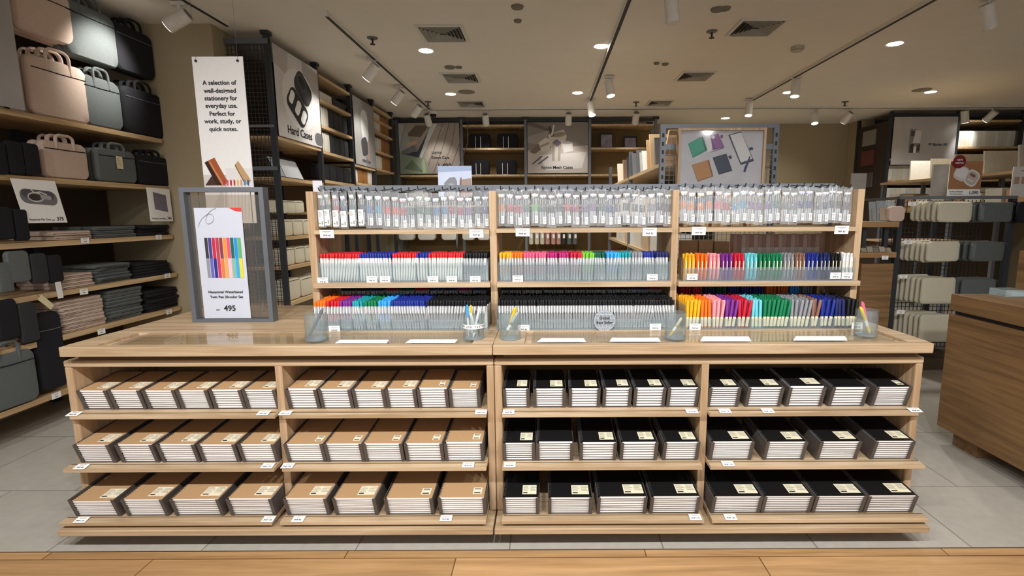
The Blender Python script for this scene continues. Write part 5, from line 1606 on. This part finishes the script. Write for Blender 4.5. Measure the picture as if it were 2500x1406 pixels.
# photo card and small cards standing behind the rack
for (a, b, pt, pb, Y, label, cols) in ((1071, 1153, 405, 480, 2.75, 'bluish photo card of a grey tote standing behind the first pen bay', 1), (2074, 2112, 423, 480, 4.42, 'small grey card behind the last upright of the pen rack', 0), (765, 788, 441, 475, 2.66, 'small blank white card behind the first refill packs', 2)):
    O = onY(a, pb, Y)
    w_, h_ = onY(b, pb, Y).x - O.x, onY(a, pt, Y).z - O.z
    t = T('photo_card', label, 'card', O)
    sh = [('9aa9c6', [(0, .8), (1, .84), (1, 1), (0, 1)]), ('85878c', [(.16, 0), (.18, .45), (.34, .62), (.5, .64), (.56, .5), (.56, 0)]), ('a3a4a4', ell(.38, .2, .13, .24)), ('9f8a80', [(.6, 0), (.64, .55), (.98, .6), (1, 0)]), ('7d5f50', [(.62, 0), (.66, .62), (.70, .62), (.67, 0)])] if cols == 1 else []
    sheet(t, O, (w_, 0, 0), (0, 0, h_), .002, mat(('card_grey', 'card_blue', 'card_white')[cols], ('9a968f', 'c3cbe0', 'd9d9dc')[cols], .5, vary=.05, scale=12), sh, part='card')
    MB().box((O.x + w_ * .5 - .004, O.y + .003, ZT if Y < 3 else 1.205), (O.x + w_ * .5 + .004, O.y + .010, O.z + .05)).build('stem', STEEL, t)

# ---------------------------------------------------------------- pouch gondola on the right
QY = 4.1
q0, q1 = onY(2197, 490, QY).x, onY(2484, 490, QY).x
QT = onY(2340, 486, QY).z
t = T('pouch_gondola', 'black steel mesh gondola hung with beige and grey pouches', 'gondola', ((q0 + q1) / 2, QY, 0))
for x in (q0, q1 - .04):
    for y in (QY, QY + .8):
        MB().box((x, y, 0), (x + .04, y + .04, QT)).build('post', BLACKSTEEL, t)
MB().box((q0, QY - .002, QT), (q1, QY + .04, QT + .025)).box((q0, QY + .04, QT), (q0 + .04, QY + .84, QT + .02)).build('top_beam', STEEL, t)
m = MB()
for k in range(26):
    x = q0 + .04 + (q1 - q0 - .08) * k / 25
    m.box((x - .002, QY + .26, .12), (x + .002, QY + .264, QT))
for k in range(36):
    z = .12 + (QT - .14) * k / 35
    m.box((q0 + .04, QY + .264, z - .002), (q1 - .04, QY + .268, z + .002))
m.build('wire_mesh', BLACKSTEEL, t)
MB().box((q0, QY - .03, 0), (q1, QY + .84, .10)).build('base_panel', mat('gondola_base', '4a3b2a', .6), t)
for z in (1.02, .66):
    MB().box((q0 + .04, QY + .30, z), (q1 - .04, QY + .80, z + .025)).build('shelf', WALNUT_X, t)


def pouch_row(px0, px1, pt, pb, c, n, step, label):
    Y = QY - .06
    x0, x1 = onY(px0, pt, Y).x, onY(px1, pt, Y).x
    z0, z1 = onY(px0, pb, Y).z, onY(px0, pt, Y).z
    for k in range(n):
        y = Y + step * k
        spawn('zip_pouch', pouch_parts(round(x1 - x0, 3), round(z1 - z0, 3), .03, c), ((x0 + x1) / 2 - .012 * k, y, z0 + random.uniform(-.006, .004)), '%s %s from the front, %s' % (nth(k + 1), {'beige': 'beige zip pouch', 'dark': 'dark clear zip pouch', 'grey': 'grey zip pouch', 'white': 'white zip pouch', 'black': 'black zip pouch'}[c], label), 'pouch', 'zip pouches on the mesh gondola', (0, random.uniform(-.02, .02), 0))


def pouch_parts(w, h, d, c):
    k = ('pouch', w, h, d, c)
    if k not in MCACHE:
        b = MB().pillow(w, h, d, .03, .5, wob=.01).mesh('body', CLOTH[c] if c != 'dark' else mat('vinyl_dark', '5a605e', .2), smooth=True)
        e = [(w * .47 * sx, -d * .2, z) for sx, z in ((-1, h * .2), (-.9, h * .03), (.9, h * .03), (1, h * .2))]
        p = MB().tube(e, .003, 5).tube([(-w * .46, -d * .1, h * .95), (w * .46, -d * .1, h * .95)], .004, 5).mesh('piping', CLOTH['white'] if c in ('beige', 'white') else CLOTH['grey'], smooth=True)
        z_ = MB().tube([(w * .46, -d * .1, h * .95), (w * .52, -d * .2, h * .93), (w * .54, -d * .2, h * .86)], .0025, 5).mesh('zip_pull', STEEL)
        MCACHE[k] = [('body', b), ('piping', p), ('zip_pull', z_)]
    return MCACHE[k]


pouch_row(2291, 2375, 491, 541, 'beige', 6, .042, 'top row')
pouch_row(2391, 2474, 494, 543, 'dark', 3, .05, 'top row')
pouch_row(2484, 2560, 492, 545, 'black', 2, .05, 'top row')
pouch_row(2263, 2344, 590, 640, 'beige', 6, .042, 'second row')
pouch_row(2369, 2453, 589, 637, 'dark', 3, .05, 'second row')
pouch_row(2250, 2334, 678, 743, 'beige', 6, .042, 'third row')
pouch_row(2348, 2432, 679, 737, 'grey', 3, .05, 'third row')
pouch_row(2246, 2330, 768, 836, 'beige', 6, .042, 'fourth row')
for k, (px, py) in enumerate(((2227, 497), (2217, 591), (2206, 675), (2199, 762))):
    price_tag(onY(px, py, QY - .005), (1, 0, 0), (0, 0, 1), .065, .032, 'PHP', 'small price tag on the pouch gondola, %s row from the top' % nth(k + 1))
O = onY(2312, 479, QY + .12)
B, D = onY(2391, 481, QY + .12), onY(2318, 394, QY + .12)
w_, h_ = B.x - O.x, D.z - O.z
t = T('price_card', 'brown photo card of two clear pouches priced 1,090 on the pouch gondola', 'price card', O)
sheet(t, O, (w_, 0, 0), (0, 0, h_), .006, PAPER, [('a3744e', [(0, .2), (1, .2), (1, 1), (0, 1)]), ('cfc8c6', rr(.36, .66, .42, .42, -25, .3)), ('e3dedb', rr(.36, .68, .36, .3, -25, .3)), ('ded9d6', rr(.70, .52, .42, .46, -28, .35)), ('bdb0a8', rr(.70, .52, .34, .36, -28, .35)), ('8a5c4c', rr(.72, .6, .18, .08, -28, .4)), ('d8cfc8', rr(.66, .46, .2, .06, -28, .3))],
      [('Pocket Organizer', .26, .13, .055, INKM, 'CENTER'), ('Case with 2 pockets', .26, .065, .045, INKM, 'CENTER'), ('1,090', .80, .10, .13, INKM, 'CENTER')], part='card')
cn = Vector((O.x + .06, O.y - .012, O.z + h_ * .99))
rd = MB().cyl(cn, cn + Vector((0, -.004, 0)), .052, n=28).build('round_flash', mat('flash_red', '7c1420', .5), t)
txt(rd, 'NEW', cn + Vector((0, -.006, .012)), (1, 0, 0), (0, 0, 1), .02, PAPER)
txt(rd, 'ARRIVAL', cn + Vector((0, -.006, -.012)), (1, 0, 0), (0, 0, 1), .018, PAPER)
O = onY(2273, 479, QY + .2)
tag(MB().box((O.x, O.y, QT + .021), (onY(2312, 479, QY + .2).x, O.y + .02, onY(2273, 401, QY + .2).z)).build('display_board', mat('board_grey', '98928a', .7)), 'plain grey board beside the brown photo card on the gondola', 'board')
O = onY(2466, 480, QY + .12)
t = T('price_card', 'white card with brown pouch pictures at the gondola far end', 'price card', O)
sheet(t, O, (.30, 0, 0), (0, 0, .24), .006, mat('card_pale', 'cfcac2', .6), [('a58a72', [(.06, .42), (.2, .42), (.2, .66), (.06, .66)]), ('a58a72', [(.25, .42), (.39, .42), (.39, .66), (.25, .66)]), ('8d8a86', [(.2, .84), (.9, .84), (.9, .88), (.2, .88)])], (), part='card')

# ---------------------------------------------------------------- display table between the pen rack and the pouch gondola
DX0, DX1, DY0, DY1 = 2.46, 2.71, 3.95, 5.4
t = T('display_table', 'dark wood display table with two shelves beside the pouch gondola', 'display table', ((DX0 + DX1) / 2, DY0, 0))
TZ = [onY(2150, 548, DY0).z, onY(2150, 622, DY0).z]
MB().box((DX0, DY0, 0), (DX1, DY0 + .03, TZ[1] - .07)).build('end_panel', WALNUT_X, t)
for z in TZ:
    MB().box((DX0 - .03, DY0 - .02, z - .02), (DX1, DY1, z + .02)).build('shelf', wood('table_oak', '8f6d45', 'b08a5b', 'X'), t)
MB().box((DX0, DY0 + .03, .02), (DX0 + .03, DY1, TZ[1] - .07)).build('side_panel', WALNUT, t)
for x in (DX0 + .02, DX1 - .06):
    MB().box((x, DY0 + .05, TZ[1] + .02), (x + .03, DY0 + .08, TZ[0] - .02)).build('post', BLACKSTEEL, t)
for k, (a, b, pt, w) in enumerate(((2116, 2132, 492, 'narrow one'), (2134, 2176, 490, 'wider one'))):
    x0, x1 = onY(a, 545, DY0 + .1).x, onY(b, 545, DY0 + .1).x
    h = onY(a, pt, DY0 + .1).z - TZ[0] - .02
    t2 = T('acrylic_display_frame', 'leaning acrylic display frame on the dark table, ' + w, 'display frame', (x0, DY0 + .1, TZ[0] + .02), 'acrylic frames on the dark table')
    MB().obox((x0, DY0 + .06, TZ[0] + .0205), (x1 - x0, 0, 0), (0, .008, 0), (.03, .08, h)).build('pane', ACRYLTINT, t2)
    MB().obox((x0 + .015, DY0 + .055, TZ[0] + .03), (x1 - x0 - .03, 0, 0), (0, .002, 0), (.02, .05, h * .6)).build('insert', col(('8d877d', 'a3937c')[k]), t2)
tag(MB().pillow(.12, .11, .05, .03, .5).mesh('m', CLOTH['pink'], smooth=True) and spawn('cloth_pouch', [('body', MB().pillow(.13, .12, .05, .03, .5).mesh('body', CLOTH['pink'], smooth=True))], (onY(2183, 545, DY0 + .06).x, DY0 + .06, TZ[0] + .02), 'small pink cloth pouch on the dark table beside the gondola post', 'pouch'), None, None)
for k in range(5):
    x = DX0 + .01 + .048 * k
    tag(MB().obox((x, DY0 + .03, TZ[1] + .0205), (.043, 0, 0), (0, .13, .0), (0, .02, .03 + .01 * (k % 2))).build('boxed_item', col(('8f8778', '9b8f80', '7c7468', 'a39a8c', '89806f')[k])), '%s low packet on the lower shelf of the dark table' % nth(k + 1), 'packet', 'packets on the dark table')
price_tag(onY(2161, 629, DY0 - .022), (1, 0, 0), (0, 0, 1), .05, .03, 'PHP', 'tiny price tag on the lower shelf edge of the dark table')

# ---------------------------------------------------------------- service counter at the right edge
SX, SY = 2.226, 2.76
t = T('service_counter', 'brown wood service counter standing on block feet at the right edge', 'counter', (SX + .4, 1.5, 0))
sz = onX(2322, 757, SX).z
szt = onX(2322, 717, SX).z
s0 = onX(2290, 1038, SX).z
MB().box((SX, .3, s0), (SX + .75, SY, sz - .022)).build('body_panel', WALNUT, t)
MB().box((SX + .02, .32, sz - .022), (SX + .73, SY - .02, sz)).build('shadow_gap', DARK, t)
MB().box((SX, .3, sz), (SX + .75, SY, szt)).build('top_slab', WALNUT, t, bevel=.002)
MB().box((SX + .30, .3, szt), (SX + .75, SY - .05, szt + .24)).build('raised_ledge', WALNUT, t)
for y in (.5, SY - .22):
    MB().box((SX + .05, y, 0), (SX + .2, y + .16, s0)).build('foot', WALNUT_X, t)
p = onZ(2420, 712, szt)
t = T('clear_packet', 'clear plastic packet lying on the brown service counter', 'packet', (p.x, min(p.y, SY - .1), szt))
MB().obox((p.x - .09, min(p.y, SY - .12), szt + .0005), (.20, 0, 0), (0, .10, 0), (.01, .01, .035)).build('film_box', clear('packet_film', 'e6f0f2', .35, rough=.1, gloss=1, edge='cfdede'), t)
MB().obox((p.x - .05, min(p.y, SY - .12) + .01, szt + .004), (.14, 0, 0), (0, .07, 0), (0, 0, .02)).build('content', col('a9b5b4'), t)

# ---------------------------------------------------------------- binder shelves and depth rack, far right
BY = 7.5
rx = [onY(px, 350, BY).x for px in (2172, 2336, 2492)] + [RIGHTX - .05]
t = T('binder_rack', 'black steel rack of binders with a pale banner in the far corner', 'shelving', (rx[1], BY, 0))
for x in rx:
    for y in (BY, BY + .75):
        MB().box((x - .02, y, 0), (x + .02, y + .04, CEIL - .02)).build('post', BLACKSTEEL, t)
MB().box((rx[0], BY - .005, CEIL - .09), (rx[-1], BY + .03, CEIL - .05)).build('top_beam', BLACKSTEEL, t)
MB().box((rx[0] - .01, BY + .04, .05), (rx[0] + .0, BY + .75, 2.6)).build('side_panel', mat('rack_side', '3a3028', .7), t)
MB().box((rx[0], BY + .72, .05), (rx[-1], BY + .73, 2.6)).build('back_panel', mat('rack_backing', '5a4a34', .8), t)
BZ = [onY(2410, py, BY).z for py in (295, 360, 388, 440, 500)]
for i in range(3):
    for k, z in enumerate(BZ):
        if i == 0 and k < 2:
            continue
        MB().box((rx[i] + .022, BY + .003, z - .014), (rx[i + 1] - .022, BY + .71, z + .014)).build('shelf', PLY, t)
cnt = 0
for i, k, n in ((1, 1, 14), (0, 3, 12), (0, 4, 12), (1, 3, 14), (1, 4, 14), (2, 1, 8)):
    for j in range(n):
        cnt += 1
        x = rx[i] + .04 + (rx[i + 1] - rx[i] - .08) * j / n
        w = (rx[i + 1] - rx[i] - .08) / n
        h = {1: .24, 3: .22, 4: .25}[k]
        tag(MB().box((x + .002, BY + .06, BZ[k] + .0145), (x + w, BY + .30, BZ[k] + h)).build('binder', col(('d8d6cc', 'c9c7ba', 'cfc9b4')[j % 3])), 'pale binder, %s from the left on the %s binder shelf, %s bay' % (nth(j + 1), {1: 'top', 3: 'middle', 4: 'lower'}[k], ('banner', 'middle', 'end')[i]), 'binder', 'pale binders in the far corner rack')
O = Vector((rx[0] + .03, BY - .014, onY(2240, 402, BY).z))
h_ = CEIL - .10 - O.z
t = T('fabric_banner', 'pale banner with small binder pictures on the far corner rack', 'banner', O)
px_ = [('b5b3b0', rr(.2, .38, .10, .55, 0, .05)), ('8d8b8a', [(.26, .25), (.44, .25), (.44, .72), (.26, .76)]), ('d6d5d2', [(.32, .45), (.44, .45), (.44, .72), (.35, .72)]), ('4a4848', [(.28, .25), (.34, .25), (.34, .45), (.28, .42)]), ('5a5656', [(.28, .60), (.34, .60), (.34, .70), (.28, .72)]), ('efeeec', [(.34, .25), (.38, .25), (.38, .38), (.34, .38)]), ('55504f', [(.39, .28), (.44, .28), (.44, .44), (.39, .4)])]
sheet(t, O, (rx[1] - rx[0] - .06, 0, 0), (0, 0, h_), .004, mat('banner_pale', 'b9b5b1', .85, vary=.05, scale=6), px_, [('PP Binder A5', .72, .42, .075, INKM, 'CENTER')], part='cloth')
for k, pyc in enumerate((335, 385, 440)):
    p = onY(2150, pyc, BY + .3)
    tag(MB().box((rx[0] - .03, p.y, p.z - .1), (rx[0] - .012, p.y + .3, p.z + .12)).build('side_sample', mat(('s_a', 's_b', 's_c')[k], ('8d877e', '6d3b3a', '5d5a54')[k], .6)), '%s framed sample from the top on the dark rack side' % nth(k + 1), 'sample', 'samples on the rack side')
# long shelf running away from the camera with leaning pale sheets
HX, HZ = 4.55, 0
hz = onX(2155, 446, HX).z
t = T('leaning_sheet_rack', 'steel rack with an oak shelf of leaning pale sheets before the binders', 'shelving', (HX + .3, 5.2, 0))
MB().box((HX, 4.6, hz - .03), (HX + .6, 7.05, hz)).build('shelf', PLY, t)
MB().box((HX, 4.6, hz - .4), (HX + .6, 7.05, hz - .37)).build('shelf', PLY, t)
for y in (4.62, 5.8, 7.0):
    MB().box((HX + .01, y, 0), (HX + .05, y + .04, hz - .03)).build('post', STEEL, t)
    MB().box((HX + .55, y, 0), (HX + .59, y + .04, hz - .03)).build('post', STEEL, t)
for k, y in enumerate((4.75, 5.05, 5.45, 5.85, 6.2, 6.55)):
    tag(MB().obox((HX + .05, y, hz + .0005), (.36, 0, 0), (0, .02, 0), (.04, .07, .24 + .01 * (k % 2))).build('leaning_sheet', mat('pale_sheet_' + 'ab'[k % 2], ('d9d3bf', 'c4c0b4')[k % 2], .7)), '%s pale board from the near end leaning on the long shelf' % nth(k + 1), 'board', 'pale leaning boards')
for k in range(9):
    tag(MB().box((HX + .04, 4.7 + .25 * k, hz - .3695), (HX + .4, 4.7 + .25 * k + .2, hz - .2 + .02 * (k % 3))).build('storage_box', col(('d5cfc0', 'b8906a', 'c9c3b4')[k % 3])), '%s box from the near end under the long shelf' % nth(k + 1), 'box', 'boxes under the long shelf')
